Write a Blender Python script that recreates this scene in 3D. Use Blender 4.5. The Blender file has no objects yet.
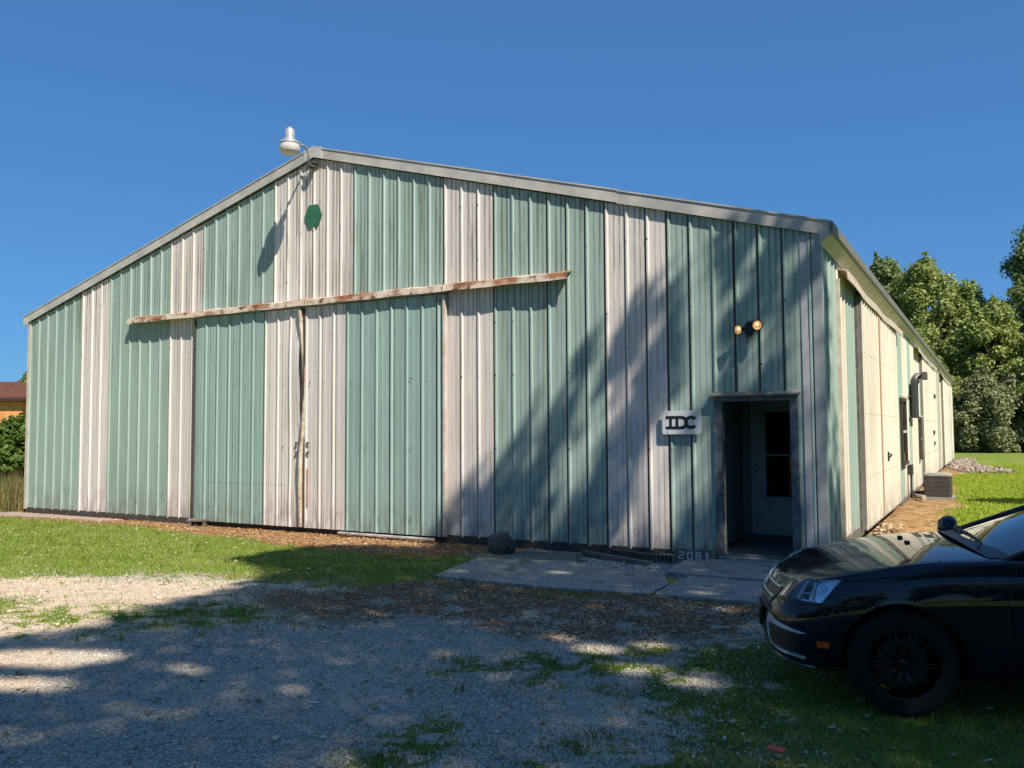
import bpy, math, random
import numpy as np
from mathutils import Vector, Matrix, Euler
from mathutils.bvhtree import BVHTree
random.seed(7); rng = np.random.default_rng(11)
S = bpy.context.scene; C = S.collection
PI = math.pi

# ------------------------------------------------------------------ helpers
class MB:
    """collects shapes; build() links them as ONE mesh object"""
    def __init__(s): s.v = []; s.f = []; s.m = []
    def add(s, vs, fs, mi=0):
        b = len(s.v); s.v += [tuple(v) for v in vs]
        s.f += [tuple(b+i for i in f) for f in fs]; s.m += [mi]*len(fs); return s
    def box(s, x0, x1, y0, y1, z0, z1, mi=0, M=None):
        vs = [Vector((x, y, z)) for x in (x0, x1) for y in (y0, y1) for z in (z0, z1)]
        if M: vs = [M @ v for v in vs]
        return s.add(vs, [(0,1,3,2),(4,6,7,5),(0,4,5,1),(2,3,7,6),(0,2,6,4),(1,5,7,3)], mi)
    def tube(s, pts, r, n=10, mi=0, cap=True):
        pts = [Vector(p) for p in pts]; rs = r if isinstance(r, (list, tuple)) else [r]*len(pts)
        rings = []; up = None
        for i, p in enumerate(pts):
            d = (pts[min(i+1, len(pts)-1)] - pts[max(i-1, 0)]).normalized()
            if up is None: up = Vector((0,0,1)) if abs(d.z) < .9 else Vector((1,0,0))
            a = d.cross(up).normalized(); b = a.cross(d).normalized(); up = b
            rings.append([p + (a*math.cos(2*PI*k/n) + b*math.sin(2*PI*k/n))*rs[i] for k in range(n)])
        vs = [v for g in rings for v in g]; fs = []
        for i in range(len(pts)-1):
            for k in range(n):
                k2 = (k+1) % n; fs.append((i*n+k, i*n+k2, (i+1)*n+k2, (i+1)*n+k))
        if cap: fs += [tuple(range(n))[::-1], tuple((len(pts)-1)*n+k for k in range(n))]
        return s.add(vs, fs, mi)
    def lathe(s, prof, n=24, M=None, mi=0):
        vs = []; fs = []
        for r, z in prof:
            for k in range(n): vs.append(Vector((r*math.cos(2*PI*k/n), r*math.sin(2*PI*k/n), z)))
        if M: vs = [M @ v for v in vs]
        for i in range(len(prof)-1):
            for k in range(n):
                k2 = (k+1) % n; fs.append((i*n+k, i*n+k2, (i+1)*n+k2, (i+1)*n+k))
        return s.add(vs, fs, mi)
    def prism(s, poly, z0, z1, M=None, mi=0):
        n = len(poly); vs = [Vector((x, y, z0)) for x, y in poly] + [Vector((x, y, z1)) for x, y in poly]
        if M: vs = [M @ v for v in vs]
        fs = [tuple(range(n))[::-1], tuple(range(n, 2*n))] + [(i, (i+1) % n, n+(i+1) % n, n+i) for i in range(n)]
        return s.add(vs, fs, mi)
    def grid(s, rows, mi=0):
        b = len(s.v); nc = len(rows[0])
        s.v += [tuple(p) for r in rows for p in r]
        for i in range(len(rows)-1):
            for j in range(nc-1):
                s.f.append((b+i*nc+j, b+i*nc+j+1, b+(i+1)*nc+j+1, b+(i+1)*nc+j)); s.m.append(mi)
        return s
    def build(s, name, mats, parent=None, smooth=False, bevel=0, fixn=True):
        me = bpy.data.meshes.new(name); me.from_pydata(s.v, [], s.f); 
        for m in (mats if isinstance(mats, (list, tuple)) else [mats]): me.materials.append(m)
        me.polygons.foreach_set('material_index', s.m); me.update()
        if fixn:
            import bmesh
            bm = bmesh.new(); bm.from_mesh(me); bmesh.ops.recalc_face_normals(bm, faces=bm.faces); bm.to_mesh(me); bm.free()
        if smooth: me.polygons.foreach_set('use_smooth', [True]*len(me.polygons))
        o = bpy.data.objects.new(name, me); C.objects.link(o)
        if parent: o.parent = parent
        if bevel:
            b = o.modifiers.new('b', 'BEVEL'); b.width = bevel; b.segments = 2; b.limit_method = 'ANGLE'
        return o

def tag(o, label=None, cat=None, group=None, kind=None):
    if label: o['label'] = label
    if cat: o['category'] = cat
    if group: o['group'] = group
    if kind: o['kind'] = kind
    return o
def empty(name, loc, label, cat, group=None, rz=0):
    o = bpy.data.objects.new(name, None); C.objects.link(o); o.location = loc; o.rotation_euler = (0, 0, rz)
    return tag(o, label, cat, group)
def npmesh(name, V, F, mats, parent=None, attr=None, smooth=False, mi=None):
    """V (n,3), F (m,k) uniform polygons"""
    me = bpy.data.meshes.new(name); k = F.shape[1]
    me.vertices.add(len(V)); me.vertices.foreach_set('co', V.astype(np.float32).ravel())
    me.loops.add(F.size); me.loops.foreach_set('vertex_index', F.astype(np.int32).ravel())
    me.polygons.add(len(F)); me.polygons.foreach_set('loop_start', np.arange(0, F.size, k, dtype=np.int32))
    me.polygons.foreach_set('loop_total', np.full(len(F), k, dtype=np.int32))
    for m in (mats if isinstance(mats, (list, tuple)) else [mats]): me.materials.append(m)
    if mi is not None: me.polygons.foreach_set('material_index', mi.astype(np.int32))
    me.update(calc_edges=True); me.validate()
    if smooth: me.polygons.foreach_set('use_smooth', np.ones(len(F), dtype=bool))
    if attr:
        for nm, col in attr.items():
            a = me.attributes.new(nm, 'FLOAT_COLOR', 'POINT')
            a.data.foreach_set('color', np.concatenate([col, np.ones((len(col), 1))], 1).astype(np.float32).ravel())
    o = bpy.data.objects.new(name, me); C.objects.link(o)
    if parent: o.parent = parent
    return o

# ------------------------------------------------------------------ materials
class NT:
    def __init__(s, name):
        s.m = bpy.data.materials.new(name); s.m.use_nodes = True; s.t = s.m.node_tree
        s.b = s.t.nodes['Principled BSDF']; s.out = s.t.nodes['Material Output']
        s.co = s.t.nodes.new('ShaderNodeTexCoord').outputs['Object']
    def n(s, ty, **kw):
        x = s.t.nodes.new(ty)
        for k, v in kw.items():
            if k.startswith('i_'): s.set(x, k[2:], v)
            else: setattr(x, k, v)
        return x
    def set(s, node, key, v):
        key = int(key) if key.isdigit() else key
        if isinstance(v, bpy.types.NodeSocket): s.t.links.new(v, node.inputs[key])
        else: node.inputs[key].default_value = v
    def noise(s, scale, detail=4, rough=.55, vec=None, sc=(1,1,1), w=0):
        mp = s.n('ShaderNodeMapping'); s.t.links.new(vec or s.co, mp.inputs[0]); mp.inputs['Scale'].default_value = sc
        mp.inputs['Location'].default_value = (w, w*.7, w*1.3)
        x = s.n('ShaderNodeTexNoise'); s.t.links.new(mp.outputs[0], x.inputs[0])
        x.inputs['Scale'].default_value = scale; x.inputs['Detail'].default_value = detail; x.inputs['Roughness'].default_value = rough
        return x.outputs['Fac']
    def ramp(s, fac, a, b, c0=0., c1=1.):
        x = s.n('ShaderNodeMapRange'); s.t.links.new(fac, x.inputs[0]); x.inputs[1].default_value = a; x.inputs[2].default_value = b
        x.inputs[3].default_value = c0; x.inputs[4].default_value = c1; x.clamp = True; return x.outputs[0]
    def math(s, op, a, b=0.):
        x = s.n('ShaderNodeMath', operation=op); s.set(x, '0', a); s.set(x, '1', b); x.use_clamp = False; return x.outputs[0]
    def mix(s, fac, a, b, mode='MIX'):
        x = s.n('ShaderNodeMix', data_type='RGBA', blend_type=mode); s.set(x, '0', fac)
        for i, v in ((6, a), (7, b)):
            if isinstance(v, bpy.types.NodeSocket): s.t.links.new(v, x.inputs[i])
            else: x.inputs[i].default_value = (*v, 1)
        return x.outputs[2]
    def bump(s, h, strength=.3, dist=.01):
        x = s.n('ShaderNodeBump'); x.inputs['Strength'].default_value = strength; x.inputs['Distance'].default_value = dist
        s.t.links.new(h, x.inputs['Height']); s.t.links.new(x.outputs[0], s.b.inputs['Normal'])
    def base(s, v):
        if isinstance(v, bpy.types.NodeSocket): s.t.links.new(v, s.b.inputs['Base Color'])
        else: s.b.inputs['Base Color'].default_value = (*v, 1)
    def xyz(s):
        x = s.n('ShaderNodeSeparateXYZ'); s.t.links.new(s.co, x.inputs[0]); return x.outputs

def simple(name, col, rough=.6, metal=0., var=.25, scale=6., col2=None, bump=0., coat=0., spec=.5):
    t = NT(name); f = t.noise(scale, 5)
    c2 = col2 or tuple(c*(1-var) for c in col)
    t.base(t.mix(t.ramp(f, .35, .7), col, c2)); t.b.inputs['Roughness'].default_value = rough
    t.b.inputs['Metallic'].default_value = metal; t.b.inputs['Coat Weight'].default_value = coat
    t.b.inputs['Specular IOR Level'].default_value = spec
    if bump: t.bump(t.noise(scale*6, 5), bump, .01)
    return t.m

def siding(name, col, dirty=1., zsplit=3.9, rustcol=(.105,.06,.038), ax=0, x0=30*.3048-(-.12-54*.3048), line=.45):
    t = NT(name); z = t.xyz()[2]
    big = t.noise(.35, 3); fine = t.noise(9, 4, sc=(1,1,.12))
    c = t.mix(t.ramp(big, .3, .7), col, tuple(v*.86 for v in col))
    c = t.mix(t.math('MULTIPLY', t.ramp(fine, .4, .75), .30), c, tuple(v*.62+.01 for v in col))
    # grime running down the pans, heavier high on the wall
    st = t.noise(11, 3, .6, sc=(1,1,.035), w=3); st2 = t.noise(22, 3, .6, sc=(1,1,.03), w=9)
    rib = t.math('DIVIDE', t.math('ADD', t.xyz()[ax], x0), .3048); px = t.math('FRACT', rib)
    band = t.math('MAXIMUM', t.ramp(t.math('ABSOLUTE', t.math('SUBTRACT', px, .39)), .03, .065, 1, 0), t.ramp(t.math('ABSOLUTE', t.math('SUBTRACT', px, .66)), .03, .065, 1, 0))
    st2 = t.math('ADD', t.math('MULTIPLY', band, .17), t.math('MULTIPLY', st2, .9))
    hi = t.ramp(z, zsplit-1.6, zsplit+.9, .28, 1.)
    patch = t.ramp(t.noise(1.1, 3, sc=(1,1,.5), w=5), .38, .62)
    g = t.math('MULTIPLY', t.ramp(st, .54, .68), t.math('MULTIPLY', hi, patch))
    g2 = t.math('MULTIPLY', t.math('MULTIPLY', t.ramp(st2, .52, .66), hi), t.ramp(t.noise(.8, 3, sc=(1,1,.4), w=14), .36, .56))
    gg = t.math('MINIMUM', t.math('ADD', t.math('MULTIPLY', g, .6), t.math('MULTIPLY', g2, .95)), .88)
    c = t.mix(t.math('MULTIPLY', gg, dirty), c, rustcol)
    # every sheet weathers a little differently, and dirt sits along the small ribs
    wn = t.n('ShaderNodeTexWhiteNoise', noise_dimensions='1D'); t.t.links.new(t.math('FLOOR', t.math('DIVIDE', rib, 3.)), wn.inputs['W'])
    wn2 = t.n('ShaderNodeTexWhiteNoise', noise_dimensions='1D'); t.t.links.new(t.math('FLOOR', rib), wn2.inputs['W'])
    c = t.mix(t.math('MULTIPLY', wn.outputs[0], .24), c, tuple(v*.62 for v in col)); c = t.mix(t.math('MULTIPLY', wn2.outputs[0], .16), c, tuple(min(1,v*1.25+.03) for v in col))
    ln = t.math('MULTIPLY', band, t.ramp(t.noise(1.6, 4, .6, sc=(1,1,.35), w=21), .38, .62)); c = t.mix(t.math('MULTIPLY', ln, t.math('MULTIPLY', t.ramp(hi, .28, 1, .75, 1.5), line)), c, tuple(v*.42 for v in col))
    foot = t.ramp(t.math('ABSOLUTE', t.math('SUBTRACT', px, .865)), .015, .05, 1, 0); foot = t.math('MULTIPLY', foot, t.ramp(wn2.outputs[0], .2, .65)); c = t.mix(t.math('MULTIPLY', foot, min(.85, line*1.7)), c, (.07,.045,.032))  # dark line left of each rib: settled dirt with rib shadow painted in
    # splash dirt low down
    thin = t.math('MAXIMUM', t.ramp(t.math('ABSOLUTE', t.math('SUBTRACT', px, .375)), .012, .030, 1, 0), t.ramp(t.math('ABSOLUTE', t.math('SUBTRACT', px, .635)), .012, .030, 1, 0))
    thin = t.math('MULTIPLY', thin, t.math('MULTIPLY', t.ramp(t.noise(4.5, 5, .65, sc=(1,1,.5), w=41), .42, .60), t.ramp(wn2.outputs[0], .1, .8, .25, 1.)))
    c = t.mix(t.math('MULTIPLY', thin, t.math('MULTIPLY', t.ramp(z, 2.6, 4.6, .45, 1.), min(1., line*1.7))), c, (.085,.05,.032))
    low = t.math('MULTIPLY', t.ramp(z, .75, .05), t.ramp(t.noise(9, 5, sc=(1,1,.3), w=2), .40, .62))
    c = t.mix(t.math('MULTIPLY', low, .6), c, (.13,.10,.075))
    # specks
    sp = t.ramp(t.noise(38, 2, .5, w=7), .70, .75)
    c = t.mix(t.math('MULTIPLY', sp, .55), c, (.10,.055,.03))
    t.base(c); t.b.inputs['Roughness'].default_value = .55; t.b.inputs['Specular IOR Level'].default_value = .35
    t.bump(t.noise(2.6, 3, sc=(1,1,.5)), .5, .02)
    return t.m

GREEN = siding('green_siding', (.345,.455,.395)); WHITE = siding('white_siding', (.74,.67,.61))
GREEN_D = siding('green_door_siding', (.315,.445,.395), .9, 5); WHITE_D = siding('white_door_siding', (.73,.665,.62), .7, 5)
CREAM = siding('cream_siding', (.75,.675,.545), .9, 3., (.34,.20,.09), 1, 40*.3048-.1, .55); GREEN_S = siding('green_side_siding', (.36,.46,.39), .7, 5, ax=1, x0=40*.3048-.1)
RUST_SHADE = simple('rust_and_rib_shade', (.040,.030,.026), .8, var=.6, scale=9, col2=(.13,.06,.035))  # rust for laps and fittings, also painted as shadow beside the ribs
TRIM = simple('weathered_trim', (.54,.50,.44), .5, var=.3, scale=2.2, col2=(.33,.31,.29), bump=.1)
TRIMW = simple('cream_trim', (.62,.56,.46), .5, var=.2, scale=5, col2=(.45,.36,.27))
GALV = simple('galvanised', (.42,.42,.42), .45, .35, .3, 4)
ROOF = simple('roof_sheet', (.34,.34,.34), .5, .3, .2, 1)
WOODG = simple('grey_wood', (.17,.15,.125), .85, var=.5, scale=9, bump=.4)
WOODD = simple('dark_wood', (.075,.06,.05), .9, var=.5, scale=9, bump=.4)
BLACK = simple('black_plastic', (.012,.012,.013), .45, var=.3)
DARK = simple('dark_void', (.02,.02,.022), .9)
INT = simple('interior_paint', (.30,.33,.32), .8, var=.3, scale=3)
INTF = simple('interior_floor', (.14,.14,.14), .8, var=.4, scale=5)
INTD = simple('interior_door_paint', (.60,.64,.62), .7, var=.2, scale=3)
GLASSD = simple('dark_glass', (.006,.007,.008), .05, var=.1, spec=.6)
CONC = NT('concrete')
_c = CONC.mix(CONC.ramp(CONC.noise(1.6, 6), .3, .7), (.33,.305,.265), (.20,.185,.165))
_c = CONC.mix(CONC.ramp(CONC.noise(22, 4, w=4), .5, .72), _c, (.50,.46,.40)); _c = CONC.mix(CONC.ramp(CONC.noise(5, 6, w=8), .58, .7), _c, (.15,.135,.12))
CONC.base(_c); CONC.b.inputs['Roughness'].default_value = .9; CONC.bump(CONC.noise(60, 5), .5, .006); CONC = CONC.m
ASPH = simple('old_asphalt', (.19,.18,.165), .9, var=.5, scale=14, bump=.6)
def rusty_track():
    t = NT('rusty_track'); x, y, z = t.xyz()
    c = t.mix(t.ramp(t.noise(2.2, 5, sc=(1,1,3)), .47, .60), (.56,.46,.36), (.30,.13,.055))
    c = t.mix(t.ramp(t.noise(7, 5, w=4), .52, .66), c, (.14,.055,.028))
    t.base(c); t.b.inputs['Roughness'].default_value = .7; t.bump(t.noise(30, 4), .3, .01); return t.m
TRACK = rusty_track()
HEXG = simple('dark_green_paint', (.035,.15,.075), .5, var=.2)
SIGNW = simple('sign_white', (.60,.60,.62), .4, var=.06)
INK = simple('sign_black', (.008,.009,.013), .5, var=.1)
GLOBE = simple('milky_globe', (.62,.60,.55), .3, var=.15, scale=12)
PAINT = NT('navy_paint'); PAINT.base((.0018,.004,.014)); PAINT.b.inputs['Roughness'].default_value = .28
PAINT.b.inputs['Coat Weight'].default_value = .85; PAINT.b.inputs['Coat Roughness'].default_value = .012; PAINT.b.inputs['Specular IOR Level'].default_value = .05
_d = PAINT.noise(5, 6); PAINT.t.links.new(PAINT.ramp(_d, .3, .7, .24, .36), PAINT.b.inputs['Roughness']); PAINT = PAINT.m
CHROME = simple('chrome', (.86,.87,.88), .18, .6, .06)
RUBBER = simple('rubber', (.004,.004,.004), .95, var=.3, scale=20)
RIM = simple('black_rim', (.012,.012,.013), .25, .5, .3)
LENS = NT('lamp_lens'); _t = LENS.t; _g = LENS.n('ShaderNodeBsdfGlossy'); _g.inputs['Roughness'].default_value = .02; _p = LENS.n('ShaderNodeBsdfTransparent'); _f = LENS.n('ShaderNodeFresnel'); _f.inputs[0].default_value = 1.6
_m = LENS.n('ShaderNodeMixShader'); _t.links.new(_f.outputs[0], _m.inputs[0]); _t.links.new(_p.outputs[0], _m.inputs[1]); _t.links.new(_g.outputs[0], _m.inputs[2]); _t.links.new(_m.outputs[0], LENS.out.inputs[0]); LENS = LENS.m
REFL = simple('lamp_reflector', (.70,.76,.82), .12, .8, .6, 22, col2=(.30,.34,.38))
ORANGE = simple('orange_marker', (.70,.10,.01), .2, var=.25, scale=30)
AMBER = NT('amber_lamp_glass'); AMBER.base((.75,.45,.22)); AMBER.b.inputs['Roughness'].default_value = .2
AMBER.b.inputs['Emission Color'].default_value = (1, .55, .22, 1); AMBER.b.inputs['Emission Strength'].default_value = .16; AMBER = AMBER.m
BULB = NT('lamp_bulb'); BULB.base((.9,.8,.6)); BULB.b.inputs['Emission Color'].default_value = (1,.82,.5,1); BULB.b.inputs['Emission Strength'].default_value = .6; BULB = BULB.m
WSHIELD = simple('windshield_glass', (.02,.024,.026), .02, var=.1, spec=1.0, coat=1.)
STONE = simple('boulder', (.115,.105,.09), .9, var=.6, scale=14, bump=.7)
RED = simple('red_scrap', (.5,.09,.05), .6)
HROOF = simple('brown_metal_roof', (.17,.07,.05), .6, var=.2); HWALL = simple('orange_wood_wall', (.72,.32,.10), .7, var=.3, scale=4)
ACM = simple('ac_grille', (.05,.047,.043), .6, var=.4, scale=14); ACL = simple('ac_lid', (.42,.39,.33), .5, var=.25)

# ------------------------------------------------------------------ camera
cam = bpy.data.objects.new('camera', bpy.data.cameras.new('camera')); C.objects.link(cam); S.camera = cam
yaw, pit, rol = .512448, .0548834, -.00596379
f = Vector((-math.sin(yaw)*math.cos(pit), math.cos(yaw)*math.cos(pit), math.sin(pit)))
r = Vector((math.cos(yaw), math.sin(yaw), 0)); u = r.cross(f)
r2 = r*math.cos(rol)+u*math.sin(rol); u2 = -r*math.sin(rol)+u*math.cos(rol)
cam.matrix_world = Matrix(((r2.x,u2.x,-f.x,1.80005),(r2.y,u2.y,-f.y,-11.05916),(r2.z,u2.z,-f.z,1.716),(0,0,0,1)))
cam.data.sensor_width = 36; cam.data.lens = 36*849.2/1024; cam.data.clip_end = 3000; cam.data.clip_start = .05

# ------------------------------------------------------------------ light
SUN = Vector((1.65, -1.0, 2.3)); A_, B_ = SUN.x/SUN.z, -SUN.y/SUN.z      # shadow of (x,y,z) falls at (x-A_*z, y+B_*z)
sl = bpy.data.lights.new('sun', 'SUN'); sl.energy = 4.5; sl.angle = math.radians(.53); sl.color = (1, .93, .82)
so = bpy.data.objects.new('sun', sl); C.objects.link(so); so.rotation_euler = SUN.to_track_quat('Z', 'Y').to_euler()
W = bpy.data.worlds.new('World'); S.world = W; W.use_nodes = True
nt = W.node_tree; bg = nt.nodes['Background']; sky = nt.nodes.new('ShaderNodeTexSky'); sky.sky_type = 'NISHITA'
sky.sun_disc = False; sky.sun_elevation = math.atan2(SUN.z, math.hypot(SUN.x, SUN.y)); sky.sun_rotation = math.atan2(SUN.x, SUN.y)
sky.air_density = 1.; sky.dust_density = 0.; sky.ozone_density = 3.0; sky.altitude = 0
gm = nt.nodes.new('ShaderNodeGamma'); gm.inputs[1].default_value = .52; nt.links.new(sky.outputs[0], gm.inputs[0])
tn = nt.nodes.new('ShaderNodeMix'); tn.data_type = 'RGBA'; tn.blend_type = 'MULTIPLY'; tn.inputs[0].default_value = 1; nt.links.new(gm.outputs[0], tn.inputs[6]); tn.inputs[7].default_value = (.30, .69, 1.22, 1)
nt.links.new(tn.outputs[2], bg.inputs[0]); bg.inputs[1].default_value = .128
S.view_settings.view_transform = 'Standard'; S.view_settings.look = 'None'; S.view_settings.exposure = 0.70

# ------------------------------------------------------------------ barn
BW, HE, HA, BL, Z0 = 16.646, 4.16, 6.49, 41.0, .09
RS = .3048; X0 = -.12 - 54*RS
def ztop(x): return HE + (HA-HE)*(1 - abs(x+BW/2)/(BW/2))
PAT = 'GGGGGGWWWGGGGGGWWWGGGGGGWWWWWWGGGGGGWWWGGGGGGWWWGGGGGG'
barn = empty('metal_barn', (0,0,0), 'long barn clad in faded green and white ribbed metal, sliding doors under a rusty track', 'barn')

def profile(xa, xb, x0=X0, h=.023):
    """list of (x, out, rib_index, tag) along the corrugation from xa to xb"""
    pts = []
    k0 = int(math.floor((xa-x0)/RS))-1
    for k in range(k0, k0+int((xb-xa)/RS)+5):
        xr = x0 + k*RS
        for dx, o in ((-.054,0),(-.041,0),(-.028,0),(-.014,h),(.008,h),(.024,0),(.097,0),(.104,.003),(.118,.003),(.125,0),(.180,0),(.187,.003),(.201,.003),(.208,0)):
            pts.append((xr+dx, o, k, dx))
    out = [(xa, 0, int(math.floor((xa-x0+.054)/RS)), -1)]
    out += [p for p in pts if xa+1e-4 < p[0] < xb-1e-4]
    out.append((xb, 0, int(math.floor((xb-x0)/RS)), 9)); return out

def ribbed(name, xa, xb, bot, top, y, mats, mfun, parent=barn, x0=X0, place=None, dark_rib=lambda k: k % 3 == 0, nz=1, warp=None):
    """corrugated sheet facing -Y; bot/top are functions of x"""
    mb = MB(); P = profile(xa, xb, x0)
    rows = []
    for x, o, k, dx in P:
        zb, zt = bot(x), top(x)
        col = []
        for j in range(nz+1):
            p = Vector((x, y-o, zb+(zt-zb)*j/nz))
            if warp: p = warp(p)
            if place: p = place(p)
            col.append(p)
        rows.append(col)
    b = 0; mb.v = [tuple(p) for c in rows for p in c]; nn = nz+1
    for i in range(len(P)-1):
        x, o, k, dx = P[i]
        leftface = abs(dx+.028) < 1e-6 or abs(dx+.041) < 1e-6 or (abs(dx+.054) < 1e-6 and k % 3 == 0)  # left side of rib painted dark: grime plus the rib's own shadow
        mi = 2 if (leftface and dark_rib(k)) else mfun(k, (x+P[i+1][0])/2)
        for j in range(nz):
            mb.f.append((i*nn+j, (i+1)*nn+j, (i+1)*nn+j+1, i*nn+j+1)); mb.m.append(mi)
    return mb.build(name, mats, parent, fixn=False)

def pat(k, x): return 0 if PAT[max(0, min(53, k))] == 'G' else 1
mats = [GREEN, WHITE, RUST_SHADE]
DX0, DX1, DZ0, DZ1 = -1.30, -.36, .11, 2.13          # open doorway
dark_ribs = lambda k: k % 3 == 0 or (k*7) % 5 in (1, 3, 4)
top = lambda x: ztop(x)-.01
ribbed('front_wall', -BW, DX0-.06, lambda x: Z0, top, 0, mats, pat, dark_rib=dark_ribs)
ribbed('front_wall', DX0-.06, DX1+.06, lambda x: DZ1+.07, top, 0, mats, pat, dark_rib=lambda k: True)
ribbed('front_wall', DX1+.06, 0, lambda x: Z0, top, 0, mats, pat, dark_rib=lambda k: False)
# structure behind the sheets: shell of the barn so that nothing is paper thin
mb = MB()
mb.add([(-BW+.02,.03,0),(DX0-.05,.03,0),(DX0-.05,.03,ztop(DX0-.05)-.05),(-BW/2,.03,HA-.05),(-BW+.02,.03,HE-.05),
        (-BW+.02,.09,0),(DX0-.05,.09,0),(DX0-.05,.09,ztop(DX0-.05)-.05),(-BW/2,.09,HA-.05),(-BW+.02,.09,HE-.05)],
       [(0,1,2,3,4),(9,8,7,6,5),(0,5,6,1),(1,6,7,2),(2,7,8,3),(3,8,9,4),(4,9,5,0)])
mb.box(DX1+.05, -.02, .03, .09, 0, ztop(-.02)-.05); mb.box(DX0-.05, DX1+.05, .03, .09, DZ1+.05, HE)
mb.build('wall_framing', WOODD, barn)
# skirt board under the sheets
mb = MB(); 
for a, b, y_ in ((-BW-.01,-11.3,-.015),(-11.29,-5.62,0),(-5.61,DX0-.09,-.012)): MB().box(a, b, y_, .05, -.06, Z0+.025).build('skirt_board', WOODD, barn)
MB().box(-.03, .03, 1.3, 3.05, -.04, Z0+.13).build('skirt_board', WOODG, barn)
MB().box(-.03, .015, 9.9, 16.4, -.04, Z0+.03).build('skirt_board', WOODG, barn)
# corner trims
mb = MB(); mb.box(-BW-.02, -BW+.075, -.030, .0, Z0-.01, HE+.01); mb.box(-BW-.024, -BW-.0, -.028, .09, Z0-.01, HE+.01)
mb.build('corner_trim', TRIMW, barn)
mb = MB(); mb.box(-.235, -.125, -.012, .001, Z0, HE-.02); mb.box(-.23,-.13,-.016,-.0121,Z0,2.85)
mb.build('flat_filler_strip', simple('lavender_grey_trim', (.44,.43,.44), .5, var=.25, scale=3), barn)
mb = MB(); mb.box(-.085, .026, -.030, 0, Z0-.01, HE+.02); mb.box(.0, .028, -.028, .085, Z0-.01, HE+.02)
mb.build('corner_trim', simple('grey_corner_trim', (.36,.38,.38), .5, var=.35, scale=3), barn)
# left wall (faces -X) and back wall
LW = lambda p: Vector((-BW - (0-p.y), BL-(p.x), p.z))
ribbed('left_wall', 0, BL, lambda x: Z0, lambda x: HE, 0, mats, lambda k, x: 1 if (k//3) % 3 == 1 else 0, x0=0, place=lambda p: Vector((-BW+p.y, BL-p.x, p.z)))
ribbed('back_wall', 0, BW, lambda x: Z0, lambda x: ztop(-x)-.01, 0, mats, pat, x0=0, place=lambda p: Vector((-p.x, BL-p.y, p.z)))
# side wall (faces +X) : local x runs along world Y
SP = lambda p: Vector((-p.y, p.x, p.z))
def side(name, ya, yb, col, z0=None, z1=None, off=0.0, dark_rib=lambda k: False, parent=barn, warp=None, nz=1):
    return ribbed(name, ya, yb, lambda x: Z0 if z0 is None else z0, lambda x: HE-.02 if z1 is None else z1, -off, [GREEN_S, CREAM, RUST_SHADE], lambda k, x: col, x0=.1, place=SP, dark_rib=dark_rib, warp=warp, nz=nz, parent=parent)
segs = [(.085,1.25,0),(1.25,2.03,1),(2.03,3.02,0),(3.02,9.8,0),(9.8,10.9,0),(10.9,12.4,1),(12.4,13.2,0),(13.2,15.8,1),(15.8,16.5,1),(16.5,18,0),(18,25.4,1),(25.4,26.6,0),(26.6,29.5,1),(29.5,31,0),(31,38.2,1),(38.2,39.2,0),(39.2,40.9,1)]
for a, b, c in segs: side('side_wall', a, b, c)
for y0, y1 in ((1.235,1.30),(2.95,3.10)): MB().box(.0,.05,y0,y1,Z0,3.78).build('door_post', TRIMW if y0 < 2 else WOODG, barn)
MB().box(.0,.04,40.86,41.02,Z0,HE).build('corner_trim', TRIMW, barn)
for a, b, z in ((26.9,27.2,HE-.1),(36.9,37.05,HE-.4)): MB().box(0,.045,a,b,Z0,z).build('trim_strip', TRIMW, barn)
SLATE = simple('slate_downspout', (.17,.19,.20), .5)
for a, b, z in ((30.1,30.7,HE-.3),(17.3,17.7,HE-.35)): MB().box(.0,.06,a,b,Z0,z).build('downspout', SLATE, barn)
# sliding side doors standing proud of the wall
def sdoor(ya, yb, nm, handle=None, two=None):
    o = side(nm, ya, yb, 1, .16, 3.80, .085, dark_rib=lambda k: False, warp=None, nz=1)
    mb = MB(); mb.box(.02,.095,ya-.03,ya+.0,.15,3.8); mb.box(.02,.095,yb,yb+.03,.15,3.8); mb.box(.02,.10,ya,yb,.14,.165)
    for z in (.95, 1.95, 2.9):
        y = ya+.1
        while y < yb: mb.box(.106,.110,y,y+.016,z-.010,z+.014, 1); y += RS
    mb.build('door_edge', [simple('door_edge_grey', (.22,.21,.19), .6), RUST_SHADE], o)
    if two: MB().box(.09,.115,two,two+.05,.16,3.78).build('rust_seam', simple('rust_seam', (.42,.25,.12), .7), o)
    if handle:
        h = MB(); h.box(.10,.13,handle,handle+.03,1.10,1.28); h.tube([(.12,handle+.02,1.24),(.16,handle+.03,1.23),(.16,handle+.14,1.22),(.11,handle+.16,1.16)], .014, 8)
        h.build('door_handle', simple('dark_iron', (.03,.03,.03), .5), o)
    return o
sdoor(3.14, 8.66, 'sliding_side_door', 6.3, 5.4)
sdoor(16.6, 23.5, 'sliding_side_door', 21.2)
sdoor(29.0, 35.4, 'sliding_side_door')
def hood(ya, yb, z=3.84):
    mb = MB(); prof = [(.0,z+.10),(.15,z+.06),(.16,z-.07),(.148,z-.07),(.138,z+.045),(.0,z+.085)]
    n = 14; rows = []
    for i in range(n+1):
        y = ya+(yb-ya)*i/n; w = -math.sin(PI*i/n)*.035+math.sin(i*1.3)*.008
        rows.append([(x+ (w if x > .1 else 0), y, zz+w*.7) for x, zz in prof+[prof[0]]])
    mb.grid(rows); mb.prism([(p[0],p[1]) for p in prof], 0, .004, Matrix(((1,0,0,0),(0,0,1,ya-.002),(0,1,0,0),(0,0,0,1))))
    return mb.build('door_track_cover', TRIM if ya > 12 else simple('cream_cover', (.62,.50,.38), .6, var=.3, scale=7), barn)
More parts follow.
